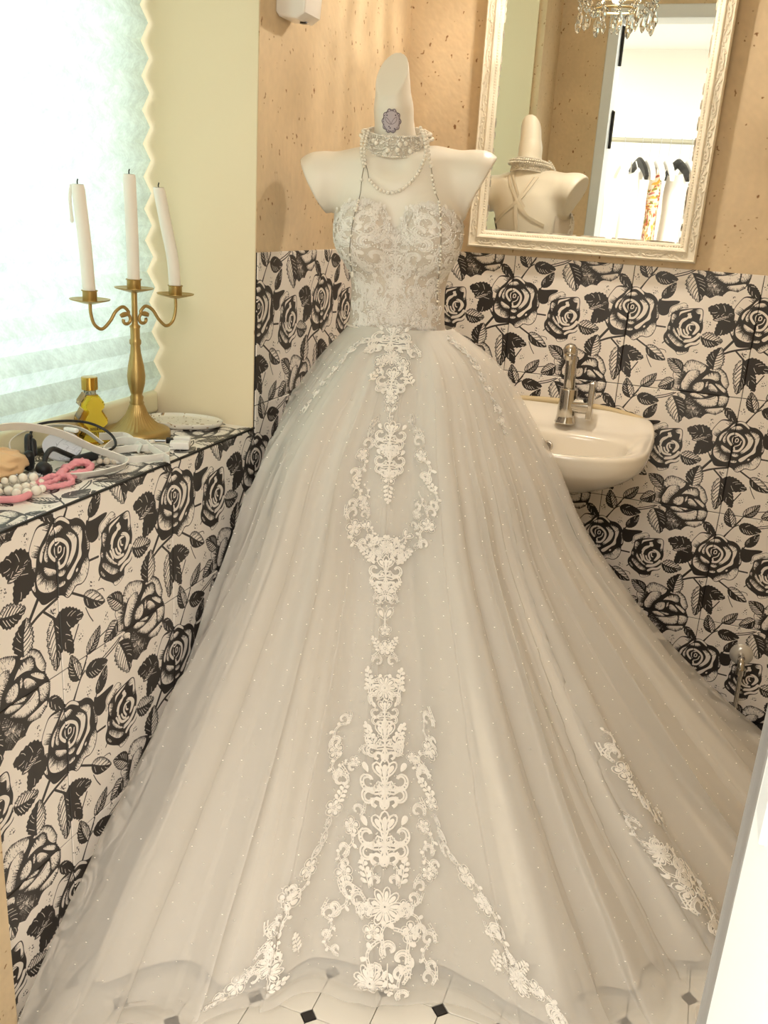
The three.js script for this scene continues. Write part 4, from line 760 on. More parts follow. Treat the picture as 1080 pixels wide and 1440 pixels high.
// ---------------------------------------------------------------- crystal chandelier in front of the mirror, just above the picture: it shows in the mirror and lights the walls
{ const c = thing('chandelier', 'small crystal chandelier with faceted teardrop pendants, seen in the mirror', 'chandelier', [.468, 1.715, .32]);
  const glass = phy({ color: '#ffffff', transmission: 1, roughness: .02, thickness: .01, ior: 1.55, specularIntensity: 1 }), gold = std({ color: '#d8c69a', roughness: .25, metalness: .9 });
  const flat = (g) => { const o = g.index ? g.toNonIndexed() : g; o.computeVertexNormals(); return o; };
  const tear = flat(lathe([[0, -.021], [.005, -.015], [.0085, -.004], [.0078, .003], [.0045, .011], [.002, .018], [0, .021]], 8)), beadG = flat(lathe([[0, -.0075], [.005, -.004], [.0072, 0], [.005, .004], [0, .0075]], 8));
  const ringG = (r, y) => new THREE.TorusGeometry(r, .003, 8, 48).rotateX(Math.PI / 2).translate(0, y, 0);
  part('ring', ringG(.098, .085), gold, c); part('ring', ringG(.055, .045), gold, c);
  part('stem', lathe([[0, .06], [.008, .062], [.014, .09], [.006, .12], [.004, .2], [.004, TOP - 1.715 - .03], [.045, TOP - 1.715 - .02], [.05, TOP - 1.715]], 24), gold, c);
  for (let k = 0; k < 4; k++) { const a = k / 4 * 6.2832; part('arm', tube([[0, .1, 0], [Math.cos(a) * .05, .075, Math.sin(a) * .05], [Math.cos(a) * .098, .085, Math.sin(a) * .098]], .003, 12, 6), gold, c); }
  for (let k = 0; k < 14; k++) { const a = k / 14 * 6.2832, x = Math.cos(a) * .098, z = Math.sin(a) * .098, d = k % 2 ? .012 : 0;
    part('crystal_bead', beadG, glass, c).position.set(x, .07, z); part('crystal_bead', beadG, glass, c).position.set(x * .98, .054 - d * .3, z * .98);
    const p = part('crystal_pendant', tear, glass, c); p.position.set(x * .98, .023 - d, z * .98); p.rotation.y = a; }
  for (let k = 0; k < 12; k++) { const a = k / 12 * 6.2832 + .2; for (let i = 1; i < 6; i++) { const r = lerp(.098, .05, i / 6), b = part('crystal_bead', beadG, glass, c); b.position.set(Math.cos(a) * r, .085 - .05 * Math.sin(i / 6 * 2.2), Math.sin(a) * r); b.scale.setScalar(.85); } }
  for (let k = 0; k < 8; k++) { const a = k / 8 * 6.2832; const p = part('crystal_pendant', tear, glass, c); p.position.set(Math.cos(a) * .05, .012, Math.sin(a) * .05); p.scale.setScalar(.8); }
  const bulb = part('light_bulb', lathe([[0, .048], [.014, .052], [.022, .066], [.024, .082], [.018, .1], [.009, .112], [0, .114]], 24), new THREE.MeshStandardMaterial({ color: '#fff6e4', emissive: '#ffe9c8', emissiveIntensity: 6 }), c, 'glowing bulb');
  bulb.position.y = .01;
  const l = new THREE.PointLight(new THREE.Color(1, .90, .77), 2.1, 0, 2); l.position.set(0, .09, 0); l.castShadow = true; l.shadow.radius = 1.2; c.add(l);
}
// ---------------------------------------------------------------- the shop seen in the mirror through the doorway
for (const [x, z, w, d] of [[.5, 3.0, 1.2, 1.2], [2.1, 4.0, 1.2, 1.2], [-1.2, 4.0, 1.2, 1.2]]) {
  const t = thing('ceiling_light', x < 0 ? 'white ceiling light panel over the far left end of the shop' : x < 1 ? 'white ceiling light panel right outside the washroom doorway' : 'white ceiling light panel over the right side of the shop', 'ceiling light', [x, 2.255, z]);
  part('housing', rbox(w + .04, .03, d + .04, .008, 0, .009, 0), M.white, t); part('diffuser', box(w, .006, d, 0, -.009, 0), new THREE.MeshStandardMaterial({ color: '#ffffff', emissive: '#fff8ee', emissiveIntensity: 2.2 }), t);
}
const RAILZ = 4.8, RAILY = 1.628;
{ const r = thing('clothes_rail', 'steel clothes rail in the bright shop, seen in the mirror', 'clothes rail', [.35, 0, RAILZ]);
  const bar = new THREE.CylinderGeometry(.016, .016, 1.5, 16); bar.rotateZ(Math.PI / 2); bar.translate(0, RAILY, 0); part('rail', bar, std({ color: '#a9a694', roughness: .5, metalness: .2 }), r);
  for (const x of [-.73, .73]) { const p = new THREE.CylinderGeometry(.014, .014, RAILY, 14); p.translate(x, RAILY / 2, 0); part('post', p, M.steel, r); part('foot', rbox(.05, .03, .5, .012, x, .015, 0), M.steel, r); }
}
function hanger(x, turn, black, label, group) {
  const h = thing('clothes_hanger', label, 'hanger', [x, RAILY, RAILZ], turn, group);
  part('hook', tube([[-.016, -.012, 0], [-.018, .012, 0], [0, .0205, 0], [.016, .008, 0], [.01, -.02, 0], [0, -.05, 0], [0, -.13, 0]], .0022, 30, 6), M.steel, h);
  const s = new THREE.Shape(); s.moveTo(-.2, -.23); s.quadraticCurveTo(-.15, -.16, 0, -.115); s.quadraticCurveTo(.15, -.16, .2, -.23); s.lineTo(.19, -.255); s.quadraticCurveTo(.13, -.2, 0, -.165); s.quadraticCurveTo(-.13, -.2, -.19, -.255); s.closePath();
  const g = new THREE.ExtrudeGeometry(s, { depth: .02, bevelEnabled: true, bevelSize: .004, bevelThickness: .004, bevelSegments: 2 }); g.translate(0, 0, -.01); part('shoulder_bar', g, black ? M.black : M.white, h);
}
const flower = canvasTex(256, 512, (g, w, h) => { const R = rng(81); g.fillStyle = '#f3e3c9'; g.fillRect(0, 0, w, h); for (let i = 0; i < 150; i++) { g.fillStyle = ['#d98a3e', '#e8b04a', '#b5533a', '#8d8a3c', '#e6c27d', '#c77a72'][Math.floor(R() * 6)]; g.beginPath(); g.ellipse(R() * w, R() * h, 8 + R() * 18, 6 + R() * 14, R() * 3, 0, 7); g.fill(); } });
function hangingDress(x, turn, label, mat, { len = .9, w = .17, flare = .26, seed = 1, top = .2 } = {}) {
  const d = thing('hanging_dress', label, 'dress', [x, RAILY - top, RAILZ], turn);
  const R = rng(seed), ph = R() * 9;
  part('skirt', grid(64, 26, (u, v) => { const a = u * 6.2832, e = lerp(w * .8, flare, v * v) * (1 + .09 * Math.sin(a * 7 + ph) * v + .05 * Math.sin(a * 11 + ph * 2) * v); return V3(Math.cos(a) * e, -.26 - (len - .26) * v, Math.sin(a) * e * .3); }, { closed: true, uv: (u, v) => [u * 3, v * 1.4] }), mat, d);
  part('bodice', grid(40, 10, (u, v) => { const a = u * 6.2832, e = lerp(w * .72, w * .8, v) * (1 + .15 * Math.sin(v * 3.1)); return V3(Math.cos(a) * e, -.04 - .22 * v + .03 * Math.abs(Math.cos(a)) * (1 - v), Math.sin(a) * e * .3); }, { closed: true }), mat, d);
  for (const s of [-1, 1]) part('strap', tube([[s * w * .5, -.03, .02], [s * w * .42, .02, .01], [s * w * .3, .06, 0]], .004, 8, 5), mat, d);
}
{ const cloth = (c) => phy({ color: c, roughness: .85, side: THREE.DoubleSide, sheen: .2 });
  hanger(.14, 1.15, true, 'black hanger left of the white dresses on the shop rail, reflected in the mirror'); hanger(.41, 1.1, true, 'black hanger near the right end of the shop rail, reflected in the mirror');
  for (const [x, l] of [[.02, 'white hanger at the left end of the shop rail, left of the first black hanger'], [.205, 'white hanger just right of the first black hanger on the shop rail'], [.27, 'white hanger over the floral dress on the shop rail'], [.335, 'white hanger just left of the second black hanger on the shop rail'], [.48, 'white hanger right of the second black hanger on the shop rail']]) hanger(x, 1.25, false, l, 'white hangers on the shop rail');
  hangingDress(.10, 1.15, 'white dress with a pale skirt hanging on the shop rail', cloth('#f6f4ee'), { len: .95, flare: .24, seed: 3 });
  hangingDress(.27, 1.2, 'floral orange and cream dress hanging on the shop rail', phy({ map: flower, roughness: .85, side: THREE.DoubleSide }), { len: .9, w: .13, flare: .16, seed: 4 });
  hangingDress(.41, 1.15, 'bright white full gown hanging at the end of the shop rail', cloth('#fbfaf6'), { len: 1.2, w: .19, flare: .46, seed: 5 });
  hangingDress(.60, 1.2, 'dark floral dress hanging behind the white gown on the shop rail', phy({ map: flower, color: '#8f9270', roughness: .85, side: THREE.DoubleSide }), { len: 1, w: .14, flare: .18, seed: 6 });
  hangingDress(-.12, 1.2, 'cream and peach dress hanging at the left end of the shop rail', cloth('#f1d8b8'), { len: 1.15, w: .15, flare: .24, seed: 7, top: .35 });
}
// ---------------------------------------------------------------- pleated blind in the window
{ const b = thing('pleated_blind', 'pale pleated paper blind drawn down over the bright window', 'blind', [0, 0, 0]);
  const fibre = noiseTex(512, (u, v) => { const a = .94 + n3(u * 10, v * 10, 2) * .05 + n3(u * 34, v * 34, 5) * .06 + n3(u * 120, v * 120, 8) * .05; return [a * .915, a * .985, a * .962]; }, true);
  const paper = phy({ map: fibre, roughness: 1, transmission: .62, thickness: 0, side: THREE.DoubleSide });
  const Y0 = .872, P = .0587, N = 23, z0 = ALC0 + .008, z1 = ALC1 - .03, G = [], px = (y) => -.231 + .016 * sstep(1.2, .87, y);
  const pos = [], idx = [], uv = [];
  const rows = N * 2;
  for (let k = 0; k <= rows; k++) { const y = Y0 + k * P / 2, x = px(y) + (k % 2 ? .0085 : -.0085); for (const z of [z0, z1]) { pos.push(x, y, z); uv.push(z / .5, y / .5); } }
  for (let k = 0; k < rows; k++) { const a = 2 * k; idx.push(a, a + 2, a + 1, a + 1, a + 2, a + 3); }
  for (let k = 0; k < rows; k++) {                                  // each pleat is a panel of its own
    const a = 2 * k, g = new THREE.BufferGeometry(); const v = [a, a + 2, a + 1, a + 1, a + 2, a + 3];
    g.setAttribute('position', new THREE.Float32BufferAttribute(v.flatMap(i => pos.slice(3 * i, 3 * i + 3)), 3)); g.setAttribute('uv', new THREE.Float32BufferAttribute(v.flatMap(i => uv.slice(2 * i, 2 * i + 2)), 2)); g.computeVertexNormals();
    part('pleat', g, paper, b);
  }
  const rail = new RoundedBoxGeometry(.034, .046, z1 - z0 - .002, 3, .009); rail.translate(-.229, .849, (z0 + z1) / 2); part('bottom_rail', rail, phy({ color: '#f0e9c8', roughness: .4 }), b, 'cream bottom rail');
  part('head_rail', rbox(.05, .03, z1 - z0, .004, -.2255, LINTEL - .017, (z0 + z1) / 2), M.white, b);
}
// ---------------------------------------------------------------- candelabra with three candles
const CB = V3(-.148, LEDGE, .978), armDir = V3(.035, 0, -.078).normalize();
{ const c = thing('candelabra', 'three-armed antique brass candelabra with a fluted bell foot standing on the window ledge', 'candelabra', [CB.x, CB.y, CB.z], Math.atan2(-armDir.z, armDir.x));
  // foot with flutes
  part('foot', grid(144, 22, (u, v) => {
    const a = u * 6.2832, r0 = table([0, .08, .16, .3, .5, .75, 1], [.0605, .0605, .0575, .046, .032, .019, .0125], v), y = table([0, .08, .16, .3, .5, .75, 1], [0, .008, .013, .0165, .026, .043, .060], v), fl = sstep(.2, .3, v) * sstep(1, .92, v);
    const r = r0 * (1 + .035 * fl * Math.abs(Math.cos(a * 18))); return V3(Math.cos(a) * r, y, Math.sin(a) * r);
  }, { closed: true, flip: true }), M.brass, c);
  part('stem', lathe([[.012, .058], [.0135, .062], [.0115, .066], [.0125, .073], [.010, .077], [.0115, .082], [.0155, .098], [.0165, .112], [.0145, .130], [.0095, .155], [.0085, .168], [.0105, .171], [.0105, .177], [.0085, .180], [.0085, .198], [.010, .202], [.006, .206], [.0052, .212], [.0052, .262], [0, .264]], 32), M.brass, c);
  const pan = (x, y, parent = c) => { const p = part('drip_pan', lathe([[0, 0], [.008, -.002], [.02, .001], [.033, .0045], [.0345, .0065], [.032, .006], [.02, .003], [0, .003]], 36).translate(x, y, 0), M.brass, parent); part('candle_cup', lathe([[.0105, .002], [.0122, .003], [.0122, .019], [.0142, .0205], [.0138, .0215], [.0112, .021], [.0112, .004], [.0105, .002]], 28).translate(x, y, 0), M.brass, p); };
  pan(0, .264);
  for (const s of [-1, 1]) {
    const dy = s < 0 ? -.006 : .0;
    const a = part('arm', tube([...spiral(.018 * s, .214, .0045, .0125, s > 0 ? 6.6 : -3.45, s > 0 ? .6 : 2.55, 16).map(([x, y]) => [x, y, 0]), [.012 * s, .226, 0], [.022 * s, .237, 0], [.036 * s, .231, 0], [.05 * s, .212, 0], [.066 * s, .200, 0], [.079 * s, .208, 0], [.0855 * s, .228, 0], [.086 * s, .252 + dy, 0]], .0031, 90, 8), M.brass, c);
    pan(.086 * s, .252 + dy);
  }
}
function candle(label, base, pts, drip) {
  const t = thing('candle', label, 'candle', base), L = pts.map(p => V3(...p)), c = curve(L), R = .0108;
  part('wax_stick', grid(28, 24, (u, v) => { const p = c.getPointAt(v), a = u * 6.2832, k = v > .985 ? .9 : 1; return V3(p.x + Math.cos(a) * R * k, p.y, p.z + Math.sin(a) * R * k); }, { closed: true, flip: true }), M.wax, t);
  const e = L[L.length - 1]; part('candle_top', lathe([[0, -.001], [.006, -.0006], [R * .9, .0004]], 24).translate(e.x, e.y, e.z), M.wax, t);
  part('wick', tube([[e.x, e.y - .002, e.z], [e.x - .0008, e.y + .004, e.z], [e.x + .0006, e.y + .0085, e.z]], .0011, 8, 6), M.black, t);
  if (drip) part('wax_drip', merge([tube([[e.x - .0095, e.y - .001, e.z + .004], [e.x - .0125, e.y - .02, e.z + .005], [e.x - .0108, e.y - .055, e.z + .005]], .0028, 14, 7), new THREE.SphereGeometry(.0034, 10, 8).scale(1, 1.8, 1).translate(e.x - .0108, e.y - .056, e.z + .005)]), M.wax, t);
}
{ const up = (s, y) => [CB.x + armDir.x * .086 * s, LEDGE + y, CB.z + armDir.z * .086 * s];
  candle('tall off-white candle in the middle cup of the candelabra', up(0, .268), [[0, 0, 0], [-.001, .08, 0], [-.003, .192, .001]]);
  candle('leaning off-white candle with a wax drip, in the left cup of the candelabra', up(-1, .251), [[0, 0, 0], [-.004, .09, .002], [-.012, .187, .004]], true);
  candle('bent off-white candle in the right cup of the candelabra', up(1, .256), [[0, 0, 0], [-.004, .062, .001], [-.015, .12, .004], [-.027, .186, .008]]);
}
// ---------------------------------------------------------------- little bottle in the shape of a fir tree
{ const b = thing('perfume_bottle', 'fir-tree shaped bottle of golden liquid with a gold cap beside the candelabra', 'bottle', [-.181, LEDGE, 1.070], .88); b.scale.setScalar(1.22);
  const prof = (k) => [[.0215, .001], [.0235, .005], [.0235, .012], [.0155, .027], [.0165, .030], [.0215, .034], [.0205, .039], [.013, .052], [.0135, .054], [.0175, .058], [.0165, .063], [.0085, .074]].map(([x, y]) => [Math.max(.004, x - k), y + (y < .01 ? k : -k * .3)]);
  const solid = (pr, d, bev) => { const s = new THREE.Shape(); pr.forEach(([x, y], i) => i ? s.lineTo(x, y) : s.moveTo(x, y)); for (const [x, y] of [...pr].reverse()) s.lineTo(-x, y); s.closePath(); const g = new THREE.ExtrudeGeometry(s, { depth: d, bevelEnabled: true, bevelSize: bev, bevelThickness: bev, bevelOffset: -bev, bevelSegments: 3, curveSegments: 6 }); g.translate(0, 0, -d / 2); return g; };
  part('front_panel', solid(prof(.0045), .0008, .0002).translate(.003, -.001, .0166), phy({ color: '#f7e24a', roughness: .35, transmission: .45, thickness: 0 }), b, 'yellow fir-tree print on the front');
  part('glass', solid(prof(0), .026, .004), phy({ color: '#fffdf0', transmission: 1, thickness: .02, roughness: .02, ior: 1.33, attenuationColor: new THREE.Color('#ecc62e'), attenuationDistance: .05 }), b, 'clear glass body full of golden liquid');
  part('neck', lathe([[.0085, .072], [.0085, .079], [.0075, .079], [.0075, .072]], 24), phy({ color: '#ffffff', transmission: 1, thickness: .002, roughness: .03, ior: 1.45 }), b);
  part('cap', lathe([[0, .098], [.0108, .098], [.0115, .097], [.0115, .080], [.0108, .0795], [0, .0795]], 32), std({ color: '#c9a552', roughness: .2, metalness: 1 }), b, 'gold cap');
  const font = await new FontLoader().loadAsync('fonts/droid/droid_sans_bold.typeface.json');
  for (const [txt, y, sz, x] of [['MERRY', .0225, .0042, .002], ['CHRISTMAS', .0160, .0042, .001]]) { const g = new TextGeometry(txt, { font, size: sz, depth: .0003, curveSegments: 2 }); g.computeBoundingBox(); g.translate(-g.boundingBox.max.x / 2 + x + .002, y, .0176); part('lettering', g, std({ color: '#4a3a1c', roughness: .6 }), b, 'dark printed words'); }
}
// ---------------------------------------------------------------- speckled oval dish
{ const d = thing('oval_dish', 'white oval dish with brown terrazzo speckles lying on the ledge by the window reveal', 'dish', [-.123, LEDGE, .862], .28);
  const R = rng(91), tex = canvasTex(512, 512, (g, w) => { g.fillStyle = '#efe9dc'; g.fillRect(0, 0, w, w); for (let i = 0; i < 210; i++) { g.fillStyle = ['#8c6d4c', '#5d4a3a', '#b49a78', '#77675a', '#a5855f'][Math.floor(R() * 5)]; const x = R() * w, y = R() * w, r = 2 + R() * R() * 12; g.beginPath(); g.ellipse(x, y, r, r * (.4 + R() * .6), R() * 3, 0, 7); g.fill(); } });
  part('dish', grid(72, 18, (u, v) => { const a = u * 6.2832, r = table([0, .2, .3, .42, .5, .56, .62, .75, 1], [.02, .8, .94, 1, 1.0, .985, .95, .82, .001], v), y = table([0, .2, .3, .42, .5, .56, .62, .75, 1], [0, .0, .003, .0105, .0125, .0125, .0105, .0075, .007], v); return V3(Math.cos(a) * .080 * r, y, Math.sin(a) * .050 * r); }, { closed: true, flip: true, uv: (u, v, p) => [p.x / .18, (p.z + p.y * 1.4) / .18] }), phy({ map: tex, roughness: .25, clearcoat: .5 }), d);
}
// ---------------------------------------------------------------- the jumble at the near end of the ledge
const fabric = (c) => phy({ color: c, roughness: .85, sheen: .3, side: THREE.DoubleSide });
const G = (x, z, h = 0) => V3(x, LEDGE + h, z);
const UP = () => V3(0, 1, 0);
function ribbon(name, label, cat, pts, w, th, m, across) { const t = thing(name, label, cat); part('band', band(pts, w, th, across || UP, 90), m, t); return t; }
{ const el = fabric('#f5f1e8');
  // wide white elastic standing on edge in loops
  ribbon('elastic_band', 'wide white elastic band arching over the headphones to the ledge edge', 'elastic band', [G(-.2, 1.385, .02), G(-.19, 1.36, .062), G(-.16, 1.30, .078), G(-.125, 1.235, .062), G(-.085, 1.19, .03), G(-.048, 1.165, .012), G(-.028, 1.185, .010), G(-.035, 1.222, .008), G(-.055, 1.255, .006), G(-.075, 1.275, .006)], .017, .0016, el, (t) => V3(.5, .85 - t * .3, .3));
  ribbon('elastic_band', 'narrow white elastic band folded in a loop, its cut end hanging past the ledge edge', 'elastic band', [G(-.105, 1.15, .012), G(-.06, 1.085, .012), G(-.02, 1.075, .012), G(-.005, 1.10, .010), G(-.03, 1.14, .009), G(-.07, 1.165, .008), G(-.105, 1.14, .010), G(-.115, 1.085, .016), G(-.075, 1.075, .018), G(-.03, 1.095, .012), G(.012, 1.118, .009)], .0135, .0016, el, (t) => V3(.25, .9, .2));
  ribbon('elastic_band', 'white elastic loop standing against the blind rail behind the headphones', 'elastic band', [G(-.19, 1.255, .006), G(-.215, 1.235, .032), G(-.2, 1.17, .047), G(-.165, 1.12, .038), G(-.135, 1.10, .012)], .013, .0016, el, () => V3(.7, .5, .5));
  ribbon('elastic_band', 'short white elastic strip in front of the candelabra foot', 'elastic band', [G(-.15, 1.09, .02), G(-.12, 1.06, .018), G(-.085, 1.075, .012), G(-.05, 1.11, .016)], .016, .0016, el, (t) => V3(.5, .8, 0));
}
{ const h = thing('headphones', 'black bone-conduction headphones with an open neckband lying on the ledge', 'headphones');
  const m = phy({ color: '#17191d', roughness: .45 });
  part('neckband', tube([G(-.166, 1.245, .046), G(-.17, 1.228, .062), G(-.155, 1.19, .066), G(-.125, 1.145, .058), G(-.095, 1.13, .040), G(-.079, 1.14, .026), G(-.083, 1.163, .018), G(-.094, 1.187, .016)], .0023, 80, 8), m, h);
  part('ear_hook', tube([G(-.105, 1.205, .013), G(-.116, 1.225, .026), G(-.117, 1.25, .038), G(-.111, 1.272, .034), G(-.106, 1.286, .020)], .0042, 40, 8), m, h);
  part('ear_hook', tube([G(-.166, 1.243, .050), G(-.163, 1.252, .052), G(-.156, 1.262, .04), G(-.150, 1.268, .024)], .0046, 30, 8), m, h);
  const pill = (a, b, r) => { const d = b.clone().sub(a), g = new THREE.CapsuleGeometry(r, d.length(), 6, 14); g.applyQuaternion(new THREE.Quaternion().setFromUnitVectors(V3(0, 1, 0), d.normalize())); const mid = a.clone().add(b).multiplyScalar(.5); g.translate(mid.x, mid.y, mid.z); return g; };
  part('battery_arm', pill(G(-.093, 1.182, .014), G(-.103, 1.215, .012), .0085), m, h); part('battery_arm', pill(G(-.160, 1.246, .042), G(-.154, 1.252, .026), .0065), m, h);
  part('ear_pad', pill(G(-.107, 1.286, .016), G(-.110, 1.279, .012), .0118), m, h); part('ear_pad', pill(G(-.149, 1.268, .026), G(-.150, 1.268, .010), .0088), m, h);
}
function heapPearls(t, pts, r0, r1, gap, seed, m = M.pearl) { const c = curve(pts), L = c.getLength(), R = rng(seed); let s = 0; while (s < L) { const r = lerp(r0, r1, R()), p = c.getPointAt(s / L), q = part('pearl', pearlGeo, m, t); q.position.copy(p); q.scale.setScalar(r); s += r * 2 + gap; } }
const pearlGeo = new THREE.SphereGeometry(1, 16, 12);
{ const t = thing('pearl_string', 'heap of mixed cream pearl strings with silver links at the near end of the ledge', 'beads');
  heapPearls(t, [G(-.06, 1.345, .007), G(-.065, 1.372, .007), G(-.085, 1.39, .007)], .0055, .0085, 0, 101); heapPearls(t, [G(-.082, 1.322, .006), G(-.088, 1.35, .006), G(-.10, 1.385, .006), G(-.12, 1.395, .006)], .005, .0075, 0, 102);
  heapPearls(t, [G(-.10, 1.315, .006), G(-.112, 1.335, .007), G(-.12, 1.365, .006), G(-.135, 1.39, .006)], .0045, .0065, 0, 103); heapPearls(t, [G(-.088, 1.33, .016), G(-.1, 1.345, .017), G(-.108, 1.37, .017)], .005, .007, .001, 104);
  const R = rng(105), l = []; for (let i = 0; i < 60; i++) l.push({ p: G(-.092 - R() * .03, 1.30 + R() * .035, .003 + R() * .012), s: .0014 + R() * .0014 });
  instances('silver_links', new THREE.OctahedronGeometry(1), M.steel, t, l);
}
{ const t = thing('pearl_string', 'string of champagne pearls coiled behind the headphones', 'beads');
  heapPearls(t, [G(-.105, 1.205, .005), G(-.085, 1.175, .005), G(-.066, 1.16, .005), G(-.07, 1.138, .005), G(-.092, 1.135, .005)], .0052, .0062, 0, 107, phy({ color: '#dccdb9', roughness: .2, clearcoat: .7 }));
  heapPearls(t, [G(-.098, 1.178, .012), G(-.08, 1.155, .013)], .005, .0056, 0, 108);
}
{ const t = thing('pearl_string', 'short string of white pearls along the front of the candelabra foot', 'beads'); heapPearls(t, [G(-.135, 1.04, .004), G(-.115, 1.05, .005), G(-.095, 1.035, .006), G(-.078, 1.022, .005)], .0042, .006, 0, 109); }
{ const m = fabric('#ec9fa8'), t = thing('hair_tie', 'pink fabric tie knotted in a bow beside the headphones', 'hair tie');
  const soft = (pts, r, seed) => { const g = tube(pts, r, 48, 9), q = g.attributes.position, nn = g.attributes.normal; for (let i = 0; i < q.count; i++) { const k = n3(q.getX(i) * 260 + seed, q.getY(i) * 260, q.getZ(i) * 260) * r * .7; q.setXYZ(i, q.getX(i) + nn.getX(i) * k, Math.max(LEDGE + .0005, q.getY(i) + nn.getY(i) * k), q.getZ(i) + nn.getZ(i) * k); } g.computeVertexNormals(); return g; };
  part('loop', soft([G(-.076, 1.288, .008), G(-.082, 1.262, .015), G(-.077, 1.236, .019), G(-.068, 1.222, .012), G(-.064, 1.232, .006), G(-.068, 1.262, .006), G(-.074, 1.287, .006)], .0062, 1), m, t); part('loop', soft([G(-.074, 1.29, .010), G(-.06, 1.287, .012), G(-.048, 1.292, .006), G(-.052, 1.312, .005), G(-.062, 1.332, .005), G(-.074, 1.334, .005)], .0042, 2), m, t);
  part('loop', soft([G(-.076, 1.29, .012), G(-.084, 1.315, .009), G(-.082, 1.34, .005)], .0046, 3), m, t); part('loop', soft([G(-.07, 1.29, .010), G(-.068, 1.31, .008), G(-.078, 1.332, .005)], .0036, 4), m, t); part('knot', new THREE.SphereGeometry(.0085, 14, 10).scale(1, .8, 1).translate(-.075, LEDGE + .010, 1.286), m, t);
  const u = thing('hair_tie', 'pink tie lying under the pearls at the left edge of the picture', 'hair tie'); part('loop', tube([G(-.075, 1.36, .004), G(-.058, 1.378, .006), G(-.06, 1.40, .006), G(-.08, 1.412, .005)], .0055, 30, 8), m, u);
  const w = thing('hair_tie', 'thin pink cord arching over the peach pouch', 'hair tie'); part('loop', tube([G(-.205, 1.365, .02), G(-.2, 1.335, .034), G(-.19, 1.30, .026), G(-.18, 1.28, .012)], .0032, 30, 8), m, w);
}
{ const t = thing('pouch', 'crumpled peach organza pouch on the ledge behind the pearls', 'pouch');
  part('bag', grid(48, 24, (u, v) => { const a = u * 6.2832, b = v * Math.PI, n = 1 + .22 * n3(Math.cos(a) * 2.2 + 4, Math.cos(b) * 3, Math.sin(a) * 2.2) + .1 * n3(Math.cos(a) * 6, b * 3, Math.sin(a) * 6); return V3(-.165 + Math.cos(a) * Math.sin(b) * .036 * n, Math.max(LEDGE + .0006, LEDGE + .02 + Math.cos(b) * .024 * n), 1.325 + Math.sin(a) * Math.sin(b) * .062 * n); }, { closed: true }), phy({ color: '#edc89a', roughness: .5, sheen: .4, side: THREE.DoubleSide }), t);
  part('liner', grid(40, 8, (u, v) => { const a = u * 6.2832; return V3(-.19 + Math.cos(a) * .016 * (1 + .3 * Math.sin(a * 5)) * (.6 + v), LEDGE + .03 + v * .034, 1.37 + Math.sin(a) * .02 * (1 + .2 * Math.sin(a * 7)) * (.6 + v)); }, { closed: true }), fabric('#f0e2d6'), t);
}
{ const t = thing('round_mirror', 'small oval marbled compact case leaning among the bands', 'compact', [-.135, LEDGE + .001, 1.205]);
  const s = new THREE.CylinderGeometry(.031, .031, .008, 48); s.scale(1, 1, .8); s.rotateX(.95); s.rotateY(.6); s.translate(0, .0285, 0);
  const tex = canvasTex(256, 256, (g, w) => { const R = rng(111); g.fillStyle = '#d5d7e2'; g.fillRect(0, 0, w, w); g.strokeStyle = '#8e90a0'; for (let i = 0; i < 14; i++) { g.lineWidth = .6 + R() * 2; g.beginPath(); let x = R() * w, y = R() * w; g.moveTo(x, y); for (let k = 0; k < 8; k++) { x += (R() - .3) * 50; y += (R() - .5) * 60; g.lineTo(x, y); } g.stroke(); } });
  part('case', s, phy({ map: tex, roughness: .3, clearcoat: .4 }), t); part('clasp', rbox(.026, .007, .01, .003, .006, .054, -.016), M.white, t);
}
{ // clear stopper and two glass-and-tape applicators in front of the foot
  const t = thing('elastic_clip', 'white clip-on strap end with a clear middle lying at the ledge edge', 'strap clip', [-.045, LEDGE, 1.03], .48);
  part('strip', rbox(.075, .003, .02, .001, -.03, .006, 0), phy({ color: '#d8d6d0', roughness: .15, transmission: .5, thickness: 0 }), t, 'clear plastic middle'); part('end', rbox(.034, .013, .02, .002, .018, .0075, 0), M.white, t, 'white block end'); part('end', rbox(.02, .010, .018, .002, -.068, .006, 0), M.white, t, 'white block end');
  const u = thing('elastic_clip', 'white strap end with a black joint lying against the candelabra foot', 'strap clip', [-.058, LEDGE, 1.005], .46);
  part('end', rbox(.03, .014, .014, .002, .02, .008, -.004), M.white, u); part('joint', rbox(.012, .010, .012, .002, -.003, .007, -.004), M.black, u, 'black joint'); part('pin', tube([[-.01, .006, -.004], [-.03, .006, -.003], [-.055, .005, 0]], .0025, 14, 6), M.steel, u);
}
{ const t = thing('paper_tag', 'folded white card lying behind the headphones', 'card', [-.128, LEDGE, 1.145], .3); part('card', rbox(.08, .002, .04, .0008, 0, .004, 0), M.white, t); part('fold', rbox(.07, .0015, .038, .0006, .004, .009, .004).rotateZ(.06), M.white, t); }
